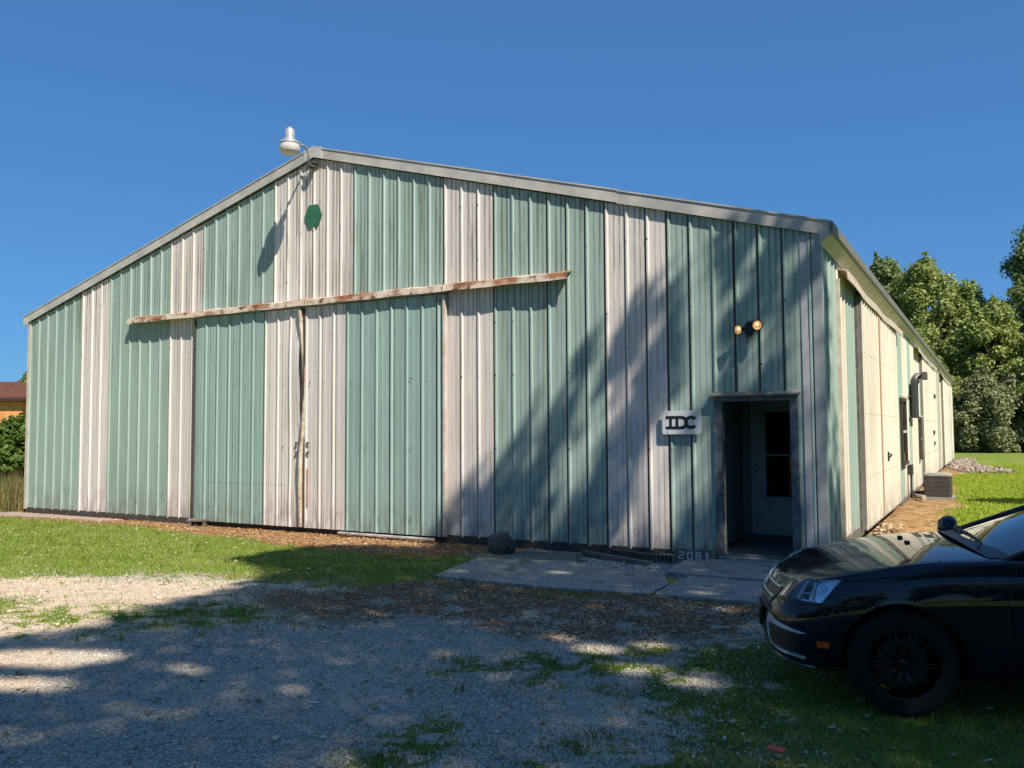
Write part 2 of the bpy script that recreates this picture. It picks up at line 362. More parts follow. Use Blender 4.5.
hood(1.3, 9.8); hood(14.6, 24.0, 3.88); hood(27.5, 36, 3.88)
# front track cover above the sliding doors
mb = MB(); TX0, TX1 = -13.13, -3.42
prof = [(.0,4.03),(-.150,3.985),(-.165,3.885),(-.152,3.885),(-.138,3.97),(0,4.015)]
rows = []
for i in range(31):
    x = TX0+(TX1-TX0)*i/30; w = .008*math.sin(i*1.9)
    rows.append([(x, y+(w if y < -.1 else 0), z+w) for y, z in prof+[prof[0]]])
mb.grid(rows)
for xx in (TX0, TX1): mb.add([(xx,y,z) for y, z in prof], [(0,1,2,3,4,5)])
for xx in (-11.25, -8.4, -5.55): mb.box(xx-.012, xx+.012, -.172, -.15, 3.88, 3.99)
mb.build('door_track_cover', TRACK, barn, fixn=True)
MB().box(-11.4, -5.5, -.125, -.05, 3.875, 3.90).build('door_rail', GALV, barn)

# sliding front doors
dm = [GREEN_D, WHITE_D, RUST_SHADE]
def warpL(p):
    e = max(0, (p.x+8.95)/.5)
    if e > 0:
        t = p.z/3.8
        bulge = math.sin(PI*min(1, max(0, (t-.45)/.5)))
        p = p.copy(); p.y += -.07*e*bulge - .04*e*math.sin(PI*min(1, t/.25))*(t < .25); p.x -= .05*e*e*max(0, t-.55)/.45
    return p
LP = -11.235
dl = ribbed('sliding_door', -11.22, -8.56, lambda x: .085, lambda x: 3.865, -.07, dm, lambda k, x: 0 if x < -11.235+6*RS else 1, x0=-11.235, warp=warpL, nz=24, dark_rib=lambda k: k not in (0, 9, 5))
tag(dl, 'left sliding door leaf, green then white, its white edge buckled')
mb = MB(); mb.box(-11.235,-11.215,-.105,-.03,.09,3.86); mb.box(-11.2,-8.6,-.068,-.03,.09,.2); mb.box(-11.2,-8.6,-.068,-.03,3.6,3.83); mb.box(-11.2,-8.6,-.072,-.0705,.797,.80, 1)
mb.build('door_edge', [WOODD, RUST_SHADE], dl)
rows = []
for i in range(25):
    t = i/24; z = .10+t*3.72; xc = -8.53 + .05*math.sin(PI*min(1,t/.9))*(t > .3)*math.sin(PI*(t-.3)/.7) - .035*max(0, t-.8)*5
    y = -.11-.03*math.sin(t*7)
    rows.append([(xc-.04,y+.05,z),(xc-.035,y-.01,z),(xc+.01,y-.02,z),(xc+.035,y-.01,z),(xc+.04,y+.05,z)])
mb = MB(); mb.grid(rows); mb.build('bent_edge_strip', simple('bent_cream_strip', (.60,.53,.41), .55, var=.35, scale=9, col2=(.30,.20,.13)), dl, smooth=True)
mb = MB(); mb.box(-8.42,-8.40,-.125,-.11,.75,2.1); mb.box(-8.46,-8.43,-.125,-.11,1.15,1.7)
drr = ribbed('sliding_door', -8.475, -5.60, lambda x: .085, lambda x: 3.865, -.07, dm, lambda k, x: 1 if x < -8.48+3*RS*1.03 else 0, x0=-8.44, nz=2, dark_rib=lambda k: k >= 3 and k not in (5, 7))
tag(drr, 'right sliding door leaf, white then green')
mb = MB(); mb.box(-8.49,-8.47,-.105,-.03,.09,3.83); mb.box(-8.45,-5.62,-.068,-.03,.09,.2); mb.box(-8.45,-5.62,-.068,-.03,3.6,3.83)
mb.build('door_edge', RUST_SHADE, drr)
mb = MB(); mb.box(-5.60,-5.565,-.105,-.03,.09,3.835); mb.build('edge_strip', TRIMW, drr)
mb = MB(); mb.box(-8.40,-8.385,-.094,-.07,.45,1.10); mb.build('rust_streak_bar', simple('orange_rust', (.40,.24,.15), .8), drr)
mb = MB()
for z in (1.36, 1.52): MB().box(-8.66,-8.62,-.112,-.09,z-.02,z+.02).build('hasp', RUST_SHADE, dl); MB().box(-8.405,-8.36,-.112,-.09,z-.02,z+.02).build('hasp', RUST_SHADE, drr)
# screws
mb = MB(); rr = random.Random(3)
for k in range(54):
    for z in (.35,1.45,2.55,3.35,4.35,5.2):
        x = X0+k*RS
        if z > ztop(x)-.2 or (DX0-.1 < x < DX1+.1 and z < 2.3) or rr.random() < .35: continue
        if -11.3 < x < -5.5 and z < 3.9:
            y = -.091
        else: y = -.021
        s = rr.choice((.005,.006,.009)); mb.box(x-s+rr.uniform(-.012,.012), x+s, y-.004, y, z-s, z+s*1.4)
so_ = mb.build('screw', RUST_SHADE, barn); tag(so_, kind='stuff')
# green hexagon badge
hx, hz, hr = -8.36, 5.47, .215
mb = MB(); mb.prism([(hx+.205*math.cos(a)*1.0, hz+.225*math.sin(a)*(1.0)) for a in [PI/3*i for i in range(6)]], .020, .0255, Matrix(((1,0,0,0),(0,0,-1,0),(0,1,0,0),(0,0,0,1))))
mb.build('hexagon_badge', HEXG, barn)

# roof, rake trims, eaves
def slope(x0, x1, ya, yb, dz0, dz1):
    mb = MB(); pts = []
    for x in (x0, x1):
        for y in (ya, yb):
            for d in (dz0, dz1): pts.append((x, y, ztop(x)+d))
    mb.add(pts, [(0,1,3,2),(4,6,7,5),(0,4,5,1),(2,3,7,6),(0,2,6,4),(1,5,7,3)]); return mb
for a, b in ((-BW-.16, -BW/2), (-BW/2, .16)):
    slope(a, b, -.03, BL+.1, .05, .12).build('roof', ROOF, barn)
mb = MB()
def rake(a, b, y0, dz0, dz1):
    q = slope(a, b, y0, y0+.03, dz0, dz1); mb.add(q.v, q.f)
    q = slope(a, b, y0-.012, y0+.16, dz1, dz1+.02); mb.add(q.v, q.f)
rake(-BW-.14, -11.8, -.062, .0, .165); rake(-11.81, -BW/2-.2, -.066, .002, .168)
rake(-BW/2+.15, -5.85, -.062, .0, .168); rake(-5.86, -2.68, -.065, .0, .170); rake(-2.69, .165, -.061, -.01, .160)
mb.build('rake_trim', TRIM, barn)
mb = MB()
q = slope(-BW/2-.22, -BW/2, -.076, BL+.1, .168, .20); mb.add(q.v, q.f); q = slope(-BW/2, -BW/2+.18, -.076, BL+.1, .168, .20); mb.add(q.v, q.f)
q = slope(-BW/2-.22, -BW/2, -.076, -.05, .0, .169); mb.add(q.v, q.f); q = slope(-BW/2, -BW/2+.18, -.076, -.05, .0, .169); mb.add(q.v, q.f)
mb.build('ridge_cap', simple('ridge_cap', (.50,.49,.47), .5, var=.2), barn)
EAV = simple('eave_beige', (.56,.52,.43), .5, var=.25, scale=3)
mb = MB(); mb.prism([(.02,HE-.15),(.145,HE-.03),(.145,HE+.06),(.02,HE+.06)], -BL-.08, .072, Matrix(((1,0,0,0),(0,0,-1,0),(0,1,0,0),(0,0,0,1))))
mb.build('eave_soffit', EAV, barn)
mb = MB(); mb.box(.143,.175,-.085,BL+.09,HE+.0,HE+.012); mb.box(.175,.183,-.085,BL+.09,HE+.0,HE+.115); mb.box(.143,.150,-.085,BL+.09,HE+.012,HE+.10)
mb.build('gutter', simple('gutter_grey', (.20,.195,.165), .55), barn)
mb = MB(); mb.box(-BW-.14,-BW,-.07,BL+.08,HE-.05,HE+.10); mb.build('eave_fascia', EAV, barn)

# doorway: frame, vestibule, inner door
fr = MB()
fr.box(DX0-.065, DX0+.035, -.035, .12, Z0-.02, DZ1+.02); fr.box(DX1-.035, DX1+.06, -.035, .12, Z0-.02, DZ1+.02); fr.box(DX0+.036, DX1-.036, -.033, .12, DZ1-.05, DZ1+.02)
fr.build('door_frame', simple('peeling_jamb', (.17,.185,.19), .8, var=.7, scale=14, col2=(.06,.06,.06), bump=.5), barn)
MB().add([(DX0-.10,-.0,DZ1+.075),(DX1+.1,-.0,DZ1+.075),(DX1+.1,-.11,DZ1+.035),(DX0-.1,-.11,DZ1+.035),(DX0-.10,-.0,DZ1+.055),(DX1+.1,-.0,DZ1+.055),(DX1+.1,-.11,DZ1+.018),(DX0-.1,-.11,DZ1+.018)],
  [(0,1,2,3),(7,6,5,4),(0,3,7,4),(1,5,6,2),(3,2,6,7),(0,4,5,1)]).build('drip_cap', simple('drip_cap', (.30,.26,.22), .7, var=.4, scale=12), barn)
VB = 2.17
v = MB(); v.box(-1.62,-1.56,.09,VB,0,2.6); v.box(-.10,-.04,.09,VB,0,2.6); v.box(-1.62,-.04,VB,VB+.06,0,2.6); v.box(-1.62,-.04,.09,VB+.06,2.45,2.5)
v.box(-1.5,-1.44,.6,1.3,.12,2.35)
v.build('vestibule_wall', INT, barn)
MB().box(-1.62,-.04,-.05,VB,-.02,.105).build('vestibule_floor', INTF, barn)
idr = MB(); idr.box(-1.42,-.40,VB-.045,VB-.003,.12,2.2); ido = idr.build('inner_door', INTD, barn, bevel=.006)
MB().box(-1.19,-.66,VB-.053,VB-.046,.70,1.31).box(-1.19,-.66,VB-.053,VB-.046,1.335,1.97).build('pane', GLASSD, ido)
q = MB()
for z0, z1 in ((.66,.699),(1.311,1.334),(1.971,2.01)): q.box(-1.22,-.63,VB-.06,VB-.046,z0,z1)
q.box(-1.225,-1.191,VB-.06,VB-.046,.66,2.01); q.box(-.659,-.625,VB-.06,VB-.046,.66,2.01); q.build('window_frame', INTD, ido)
k_ = MB(); k_.lathe([(0,.0),(.025,.0),(.012,.02),(.03,.045),(.03,.06),(0,.075)], 12, Matrix.Translation((-1.34,VB-.045,1.09)) @ Matrix.Rotation(PI/2,4,'X')); k_.build('door_knob', GALV, ido)
MB().box(-1.30,-.36,-.16,-.052,.0,.085).build('threshold', CONC, barn)

# side windows
def swin(ya, yb, z0, z1):
    m = MB(); w = .06
    m.box(.02,.075,ya,ya+w*2.2,z0,z1); m.box(.02,.075,yb-w*2.2,yb,z0,z1); m.box(.02,.078,ya-.04,yb+.04,z1,z1+.08); m.box(.02,.095,ya-.06,yb+.06,z0-.07,z0)
    o = m.build('window', simple('brown_window_frame', (.07,.045,.035), .6), barn)
    m = MB(); m.box(.03,.074,ya+w*2.3,yb-w*2.3,(z0+z1)/2-.03,(z0+z1)/2+.03); m.build('sash', simple('pale_sash', (.6,.56,.5), .5), o)
    MB().box(.03,.045,ya+w*2.2,yb-w*2.2,z0,z1).build('pane', GLASSD, o)
    MB().box(.02,.082,ya-.02,yb+.3,z1+.081,z1+.13).build('window_cap', TRIMW, o)
swin(9.95, 11.15, .95, 2.33); swin(15.6, 16.1, .9, 1.95)
m = MB(); m.box(.03,.13,11.4,11.8,.60,.84); m.tube([(.09,11.6,.601),(.09,11.6,.15),(.2,11.7,.08)], .025, 8); m.build('utility_box', simple('meter_box', (.04,.042,.042), .5), barn)
# exhaust duct
MB().box(.06,.18,12.75,13.55,1.98,2.93).build('exhaust_duct', simple('duct_metal', (.06,.062,.065), .5, .2, .3), barn, bevel=.02)
DL = simple('duct_metal_light', (.13,.12,.105), .5, .2, .3)
MB().tube([(.125,13.3,2.9),(.125,13.35,3.0),(.16,13.4,3.07),(.24,13.45,3.08),(.30,13.45,3.08)], [.10,.10,.09,.08,.08], 14).build('duct_elbow', DL, barn, smooth=True)
MB().box(.28,.40,13.2,13.7,2.98,3.17).build('duct_hood', DL, barn, bevel=.01)
for z in (2.5,1.94): MB().box(.0,.06,12.4,12.75,z,z+.05).build('duct_bracket', RUST_SHADE, barn)
# small lamps / brackets on the far side doors
RB = simple('rust_bracket', (.10,.045,.03), .7)
for a, b, z in ((21.9,22.1,2.75),(20.9,21.1,1.5)): MB().box(.1,.16,a,b,z,z+.14).build('side_bracket', RB, barn)
MB().box(.086,.112,34.9,35.05,1.2,3.3).build('red_stripe', simple('faded_red', (.45,.12,.10), .7), barn)

# ------------------------------------------------------------------ lamps and signs on the front wall
sec = empty('security_lamp', (-8.36,0,6.40), 'round security lamp with milky globe on a bent arm at the gable peak', 'lamp')
L = lambda m, n, mt, **k: m.build(n, mt, sec, **k)
m = MB(); m.tube([(0,-.135,-.07),(0,-.15,.13),(0,-.2,.215),(.01,-.30,.235),(.03,-.46,.20)], .021, 10); L(m, 'arm', GALV, smooth=True)
m = MB(); m.box(-.05,.07,-.16,.0,-.09,-.03); m.box(-.02,.09,-.15,-.02,-.03,.0); L(m, 'mounting_bracket', simple('dark_bracket', (.09,.08,.07), .6))
HX = Matrix.Translation((.055,-.66,.03))
m = MB(); m.lathe([(0,.40),(.035,.40),(.05,.375),(.078,.355),(.088,.22),(.09,.175),(.16,.15),(.175,.11),(.168,.105),(0,.11)], 28, HX); m.box(-.01,.1,-.53,-.45,.18,.23); L(m, 'lamp_housing', simple('lamp_metal', (.50,.49,.47), .35, .4, .2), smooth=True)
m = MB(); m.lathe([(.166,.105),(.172,.05),(.165,-.01),(.14,-.045),(.08,-.06),(0,-.065)], 28, HX); L(m, 'globe', GLOBE, smooth=True)

fl = empty('flood_light', (-.865,-.026,3.035), 'small twin flood light with amber lamps above the open doorway', 'lamp')
m = MB(); m.lathe([(0,-.0),(.07,0),(.075,.03),(.05,.05),(0,.05)], 20, Matrix.Rotation(PI/2,4,'X')); m.box(-.05,.05,-.10,-.04,-.10,-.03); m.lathe([(0,0),(.035,0),(.045,.05),(.03,.08),(0,.08)], 14, Matrix.Translation((0,-.08,-.13)))
m.build('base', BLACK, fl, smooth=False)
for sx, dz in ((-1,-.03), (1,.015)):
    d = Vector((sx*.42, -.85, -.16)).normalized(); c = Vector((sx*.055,-.075,dz)); q = d.to_track_quat('Z','Y').to_matrix().to_4x4()
    M = Matrix.Translation(c) @ q
    m = MB(); m.lathe([(0,-.02),(.025,-.015),(.03,.03),(.068,.085),(.072,.10),(.064,.10),(.058,.088)], 20, Matrix.Translation(Vector((sx*.03,0,0))) @ M); h_ = m.build('lamp_head', BLACK, fl, smooth=True)
    m = MB(); m.lathe([(.063,.094),(.045,.07),(.02,.055),(0,.05)], 20, Matrix.Translation(Vector((sx*.03,0,0))) @ M); m.build('lens', AMBER, h_, smooth=True)
    m = MB(); m.lathe([(0,.093),(.018,.088),(.024,.07),(.01,.056)], 12, Matrix.Translation(Vector((sx*.03,0,.012))) @ M); m.build('bulb', BULB, h_, smooth=True)

def rrect(x0, x1, z0, z1, r, n=5):
    out = []
    for cx, cz, a0 in ((x1-r,z0+r,-PI/2),(x1-r,z1-r,0),(x0+r,z1-r,PI/2),(x0+r,z0+r,PI)):
        for i in range(n+1): out.append((cx+r*math.cos(a0+PI/2*i/n), cz+r*math.sin(a0+PI/2*i/n)))
    return out
XZ = Matrix(((1,0,0,0),(0,0,-1,0),(0,1,0,0),(0,0,0,1)))       # prism (x,z) extruded towards -Y
sg = empty('name_sign', (-2.06,0,1.655), 'white board with rounded corners reading IDC, left of the open doorway', 'sign')
m = MB(); m.prism(rrect(.0,.535,.0,.315,.03), .052, .070, XZ); m.build('board', SIGNW, sg)
for a in (.1,.38): MB().box(a,a+.06,-.052,-.02,.02,.29).build('batten', WOODG, sg)
def strokes(bars, arcs, z, t, parent, name, mat, M=XZ):
    m = MB()
    for x0,x1,z0,z1 in bars: m.prism([(x0,z0),(x1,z0),(x1,z1),(x0,z1)], z, z+t, M)
    for cx,cz,rx,rz,w,a0,a1 in arcs:
        n = 18; O = []; I = []
        for i in range(n+1):
            a = math.radians(a0+(a1-a0)*i/n); O.append((cx+rx*math.cos(a),cz+rz*math.sin(a))); I.append((cx+(rx-w)*math.cos(a),cz+(rz-w)*math.sin(a)))
        for i in range(n): m.prism([O[i],O[i+1],I[i+1],I[i]], z, z+t, M)
    return m.build(name, mat, parent)
w = .036; ZA, ZB = .070, .245
strokes([(.052,.19,ZB-w,ZB),(.052,.19,ZA,ZA+w),(.100,.136,ZA+w,ZB-w)], [], .0705, .004, sg, 'letter', INK)
strokes([(.1905,.29,ZB-w,ZB),(.1905,.29,ZA,ZA+w),(.190,.226,ZA+w,ZB-w)], [(.275,(ZA+ZB)/2,.082,(ZB-ZA)/2,w+.004,-90,90)], .0708, .004, sg, 'letter', INK)
strokes([], [(.400,(ZA+ZB)/2,.092,(ZB-ZA)/2+.002,w+.006,40,320)], .0712, .004, sg, 'letter', INK)
SSC = simple('sign_screw', (.25,.1,.07), .6)
for x in (.075,.43):
    for z in (.03,.285): MB().box(x-.006,x+.006,-.0745,-.070,z-.006,z+.006).build('screw', SSC, sg)

# house number board leaning on the ground beside the doorway
nb = empty('number_board', (-1.90,-.13,-.015), 'weathered board with pale digits 2081 leaning at the foot of the wall by the doorway', 'sign')
nb.rotation_euler = (math.radians(-8),0,0)
m = MB(); m.box(.0,.545,-.02,.0,.0,.165); m.build('board', WOODG, nb, bevel=.004)
PALE = simple('pale_digit', (.66,.68,.56), .7, var=.3, scale=40)
def seg(ch, x, z, w=.075, h=.10, t=.018):
    S7 = {'2':'abged','0':'abcdef','8':'abcdefg','1':'bc'}[ch]; B = []
    if 'a' in S7: B.append((x,x+w,z+h-t,z+h))
    if 'd' in S7: B.append((x,x+w,z,z+t))
    if 'g' in S7: B.append((x+t,x+w-t,z+h/2-t/2,z+h/2+t/2))
    if 'b' in S7: B.append((x+w-t,x+w,z+h/2,z+h-t))
    if 'c' in S7: B.append((x+w-t,x+w,z+t,z+h/2))
    if 'e' in S7: B.append((x,x+t,z+t,z+h/2))
    if 'f' in S7: B.append((x,x+t,z+h/2,z+h-t))
    return B
for i, ch in enumerate('2081'):
    B = seg(ch, .06+i*.115, .032)
    if ch == '1': B = [(.435,.455,.03,.132),(.415,.435,.105,.125),(.415,.475,.03,.048)]
    strokes(B, [], .0202, .004, nb, 'digit', PALE)

# ------------------------------------------------------------------ bits at the foot of the wall
def rock(name, loc, sz, label, seed, mat=STONE, cat='rock', n=3, group=None):
    import bmesh
    bm = bmesh.new(); bmesh.ops.create_icosphere(bm, subdivisions=n, radius=1); rr = random.Random(seed)
    planes = [(Vector((rr.gauss(0,1),rr.gauss(0,1),rr.gauss(0,.8))).normalized(), rr.uniform(.62,.9)) for _ in range(14)]
    for v_ in bm.verts:
        for nn, d in planes:
            e = v_.co.dot(nn)
            if e > d: v_.co -= nn*(e-d)*.9
        v_.co += Vector((rr.uniform(-1,1),)*3)*.012
        v_.co = Vector((v_.co.x*sz[0], v_.co.y*sz[1], v_.co.z*sz[2]+sz[2]*.72))
    me = bpy.data.meshes.new(name); bm.to_mesh(me); bm.free(); me.materials.append(mat)
    o = bpy.data.objects.new(name, me); C.objects.link(o); o.location = loc
    return tag(o, label, cat, group)
rock('boulder', (-4.26,-.60,-.03), (.235,.19,.215), 'dark rounded rock on the gravel at the foot of the front wall', 5)
def plank(name, a, b, w, h, mat, label, cat, z=0, tilt=0):
    a = Vector((*a, z)); b = Vector((*b, z+tilt)); d = b-a; L_ = d.length
    m = MB(); m.box(0,L_,-w/2,w/2,0,h); o = m.build(name, mat, None, bevel=.006); o.matrix_world = Matrix.Translation(a) @ d.to_track_quat('X','Z').to_matrix().to_4x4()
    return tag(o, label, cat)
plank('timber', (-3.16,-.26), (-2.02,-.80), .09, .06, WOODG, 'longer grey timber lying lowest on the gravel near the number board', 'timber')
plank('timber', (-2.78,-.14), (-1.98,-.32), .09, .08, WOODD, 'shorter dark timber lying against the wall behind the longer one', 'timber')
m = MB(); m.box(-.14,.14,-.07,.07,.0,.02); m.box(-.14,.14,-.07,.07,.10,.115)
for i in range(5): m.box(-.14+i*.065,-.14+i*.065+.02,-.065,.065,.02,.10)
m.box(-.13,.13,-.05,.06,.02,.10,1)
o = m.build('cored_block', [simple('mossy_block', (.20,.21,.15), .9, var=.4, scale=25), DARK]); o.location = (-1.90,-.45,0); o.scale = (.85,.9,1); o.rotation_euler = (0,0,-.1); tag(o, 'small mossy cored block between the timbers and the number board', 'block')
m = MB(); m.box(-.19,.19,-.09,.09,.0,.035); m.box(-.17,-.11,-.08,.08,-.09,0); m.box(.10,.16,-.08,.08,-.09,0)
o = m.build('wooden_block', WOODG, bevel=.008); o.location = (-10.98,-.16,.09); o.rotation_euler = (.1,0,.5); tag(o, 'low grey wooden block at the left edge of the left sliding door', 'block')
o = plank('white_board', (-7.65,-.14), (-5.72,-.17), .07, .035, simple('white_board', (.5,.47,.43), .6, var=.5, scale=7), 'thin white board lying along the foot of the right sliding door', 'board', z=.03)
m = MB(); m.add([(-.045,-.02,0),(.04,-.03,0),(.05,.025,.004),(-.03,.03,.01),(-.045,-.02,.006),(.04,-.03,.008),(.05,.025,.01),(-.03,.03,.016)], [(0,1,2,3),(7,6,5,4),(0,4,5,1),(1,5,6,2),(2,6,7,3),(3,7,4,0)])
o = m.build('red_scrap', RED); o.location = (.77,-6.46,.05); tag(o, 'small flat red scrap lying in the grass in front of the car', 'scrap')
# AC unit
ac = empty('air_conditioner', (.63,12.35,0), 'boxy grey brown air conditioner condenser on the ground beside the long side wall', 'air conditioner')
m = MB(); m.prism(rrect(-.29,.29,-.33,.33,.07), .05, .555); m.build('casing', ACM, ac)
m = MB()
for i in range(24):
    x = -.27+i*.0235; m.box(x-.004,x+.004,-.342,-.331,.06,.55)
for i in range(26):
    y = -.30+i*.024; m.box(.291,.300,y-.004,y+.004,.06,.55); m.box(-.300,-.291,y-.004,y+.004,.06,.55)
for z in (.15,.25,.35,.45): m.box(-.28,.28,-.345,-.343,z-.004,z+.004)
m.build('grille', simple('grille_bar', (.16,.145,.125), .6), ac)
m = MB(); m.prism(rrect(-.305,.305,-.345,.345,.08), .556, .60); m.prism(rrect(-.24,.24,-.28,.28,.2), .601, .615); m.build('lid', ACL, ac)
MB().box(-.36,.36,-.4,.4,-.03,.048).build('base_pad', CONC, ac)
m = MB(); m.tube([(-.05,0,.0),(.08,-.35,.02),(.2,-.65,.03)], .055, 10); o = m.build('pipe', simple('pvc', (.45,.40,.30), .6)); o.location = (.18,11.9,.06); tag(o, 'pale pipe lying on the dirt beside the air conditioner', 'pipe')
rock('stone', (.20,12.7,0), (.13,.11,.10), 'pale stone between the side wall and the air conditioner', 8, simple('pale_stone', (.4,.35,.28), .9, var=.3, scale=12), 'stone')
m = MB(); m.tube([(.0,0,.10),(.25,-.3,.16),(.48,-.45,.12)], .02, 8); o = m.build('refrigerant_line', BLACK, ac); o.location = (-.58,.35,0)

# ------------------------------------------------------------------ ground
def inpoly(px, py, poly):
    c = np.zeros(px.shape, bool); n = len(poly)
    for i in range(n):
        x0, y0 = poly[i]; x1, y1 = poly[(i+1) % n]
        cond = (y0 > py) != (y1 > py)
        with np.errstate(divide='ignore', invalid='ignore'): xi = (x1-x0)*(py-y0)/(y1-y0+1e-12)+x0
        c ^= cond & (px < xi)
    return c
def polyw(px, py, poly, soft=.3):
    d = np.full(px.shape, 1e9); n = len(poly)
    for i in range(n):
        x0, y0 = poly[i]; x1, y1 = poly[(i+1) % n]; dx, dy = x1-x0, y1-y0
        t = np.clip(((px-x0)*dx+(py-y0)*dy)/(dx*dx+dy*dy+1e-12), 0, 1)
        d = np.minimum(d, np.hypot(px-x0-t*dx, py-y0-t*dy))
    return np.clip(.5+np.where(inpoly(px, py, poly), d, -d)/soft, 0, 1)
_perm = rng.random((64, 64))
def vnoise(x, y, s):
    x = x*s+100; y = y*s+100; xi = np.floor(x).astype(int); yi = np.floor(y).astype(int); fx = x-xi; fy = y-yi
    fx = fx*fx*(3-2*fx); fy = fy*fy*(3-2*fy); g = lambda a, b: _perm[a % 64, b % 64]
    return (g(xi,yi)*(1-fx)+g(xi+1,yi)*fx)*(1-fy)+(g(xi,yi+1)*(1-fx)+g(xi+1,yi+1)*fx)*fy
def fbm(x, y, s, o=4):
    v_ = 0; a = 1; t = 0
    for i in range(o): v_ = v_+a*vnoise(x+i*17.3, y-i*9.1, s*2**i); t += a; a *= .55
    return v_/t
P_gravel = [(-9.6,-6.3),(-8.4,-5.2),(-7.6,-4.5),(-6.3,-4.15),(-4.9,-4.0),(-4.05,-4.3),(-3.5,-3.6),(-1,-2.9),(.6,-2.7),(1.2,-3.4),(.8,-4.3),(.7,-5.4),(1.0,-7),(1.4,-9),(3,-20),(-25,-20),(-20,-10)]
P_sparse = [(-9.3,-6.9),(-7.34,-5.75),(-5.71,-5.6),(-5.22,-5.1),(-4.6,-4.3),(-3.41,-3.77),(-2.98,-4.37),(-3.46,-5.09),(-4.19,-5.92),(-4.86,-6.39),(-5.45,-6.9),(-7,-8.4)]
P_brown = [(-4.6,-4.4),(-4.1,-3.5),(-3.75,-2.85),(-2.25,-2.7),(-.17,-2.6),(.5,-2.6),(.1,-3.5),(-.34,-4.11),(-.84,-4.63),(-1.5,-4.8),(-2.2,-4.5),(-2.9,-4.5),(-3.66,-4.75)]
P_grassM = [(-1.75,-5.9),(-1.55,-5.25),(-1.0,-4.95),(-.76,-4.35),(.0,-3.95),(.1,-3.3),(1,-2.6),(2.1,-1.2),(30,1),(30,-25),(4,-25),(1,-12),(-.0,-8.2),(-.55,-7.3),(-.44,-6.79),(-.08,-6.51),(.2,-6.1),(-.2,-5.8),(-.74,-5.85),(-1.27,-6.2)]
P_grassS = [(-1.15,-7.75),(-1.38,-7.44),(-1.34,-6.95),(-1.11,-6.85),(-.88,-7.12),(-.88,-7.5)]
P_orange = [(-17.5,.5),(-17.2,-.95),(-13.5,-.65),(-12.2,-.62),(-10.9,-.75),(-9.3,-1.1),(-7.2,-1.5),(-5.9,-1.6),(-4.9,-1.35),(-4.3,-.7),(-4.4,.5)]
P_dirtS = [(-.5,-.2),(1.1,-.2),(1.05,2.5),(1.0,5),(1.15,10),(.95,13),(.6,20),(.7,24),(1.3,27),(.7,41),(-1,41)]
P_back = [(-4.3,.2),(-4.6,-1.15),(-2.85,-1.1),(-1.5,-1.5),(.9,-1.4),(.9,.2)]
P_tan = [(-9.8,-6.8),(-8.6,-5.0),(-6.3,-4.25),(-4.6,-4.2),(-3.5,-4.9),(-4.2,-6),(-4.6,-6.9),(-3.9,-7.6),(-4.4,-8.4),(-7,-10),(-11,-9)]
def tanw(x, y): return polyw(x+.5*(fbm(x, y, 1.2)-.5), y+.5*(fbm(x+4, y, 1.2)-.5), P_tan, .9)
def zones(x, y):
    wx = x+.55*(fbm(x, y, .9)-.5)*1.2+.18*(fbm(x, y, 5)-.5); wy = y+.55*(fbm(x+40, y, .9)-.5)*1.2+.18*(fbm(x+9, y+30, 5)-.5)
    n_e = fbm(x+3, y+8, 3.3)
    gr = np.where(x < -3.4, np.clip(polyw(wx, wy, P_gravel, 1.5)*1.25+.9*(n_e-.5), 0, 1), polyw(wx, wy, P_gravel, .35)); sp = polyw(wx, wy, P_sparse, .7); br = polyw(wx, wy, P_brown, .5)
    gm = np.maximum(polyw(wx, wy, P_grassM, .9), polyw(wx, wy, P_grassS, .4))
    og = polyw(wx, wy, P_orange, .35); ds = polyw(wx, wy, P_dirtS, .4); bk = polyw(wx, wy, P_back, .25)
    n = fbm(x, y, 1.7); n2 = fbm(x+7, y+3, 6); n3 = fbm(x+17, y+23, 2.6)
    grass = 1-gr
    grass = np.maximum(grass, sp*np.clip((n2-.30)*4, 0, 1)*np.clip((n-.15)*4, 0, 1)*.8)
    grass = np.maximum(grass, gm*np.clip((n-.22)*4.5, 0, 1)*np.clip((n2-.36)*6+ np.clip(x*1.+.55,.0,1), 0, 1)*np.clip((n3-.31)*7+np.clip(x*1.2+.6,0,1), .2, 1))
    thin = polyw(wx, wy, [(-7.5,-4.7),(-5.2,-3.3),(-3.4,-3.4),(-3.9,-4.9),(-6,-4.9)], .7)
    grass *= 1-thin*.45
    brown = br*np.clip((n2-.17)*4, 0, 1)*np.clip((n3-.24)*6, .3, 1); brown = np.maximum(brown, .75*polyw(wx,wy,[(-5.3,-4.3),(-4.1,-4.0),(-2.9,-4.7),(-3.6,-5.2),(-4.6,-5)],.5))
    grass *= 1-np.clip(brown*1.3, 0, 1); grass *= 1-og; grass *= 1-ds*np.clip((n-.0)*3+.4, .85, 1); grass *= 1-bk
    return grass, np.clip(gr, 0, 1), brown, og, ds, bk
def gz(x, y):
    h = .05*(fbm(x, y, .35, 3)-.5)+.02*(fbm(x+5, y, 2, 3)-.5)
    near = np.clip((np.abs(y+.3)-.4)/2, 0, 1); inb = (x > -BW-.5) & (x < .6) & (y > -1)
    return np.where(inb, -.012, h*np.clip(near, .15, 1))
def axis(lo, a, b, hi, step, n):
    g = np.geomspace(1, 1+hi-b, n)-1+b; l = (a-(np.geomspace(1, 1+a-lo, n)-1))[::-1]
    return np.concatenate([l[:-1], np.arange(a, b, step), g])
gx = axis(-900, -19, 6, 900, .06, 40); gy = axis(-700, -10.5, 3, 1500, .06, 60)
X, Y = np.meshgrid(gx, gy); ZZ = gz(X, Y); g_, gr_, br_, og_, ds_, bk_ = zones(X, Y)
hole = (X > -BW+.1) & (X < -.1) & (Y > .1) & (Y < BL-.1)
ZZ = np.where(hole, -.05, ZZ)
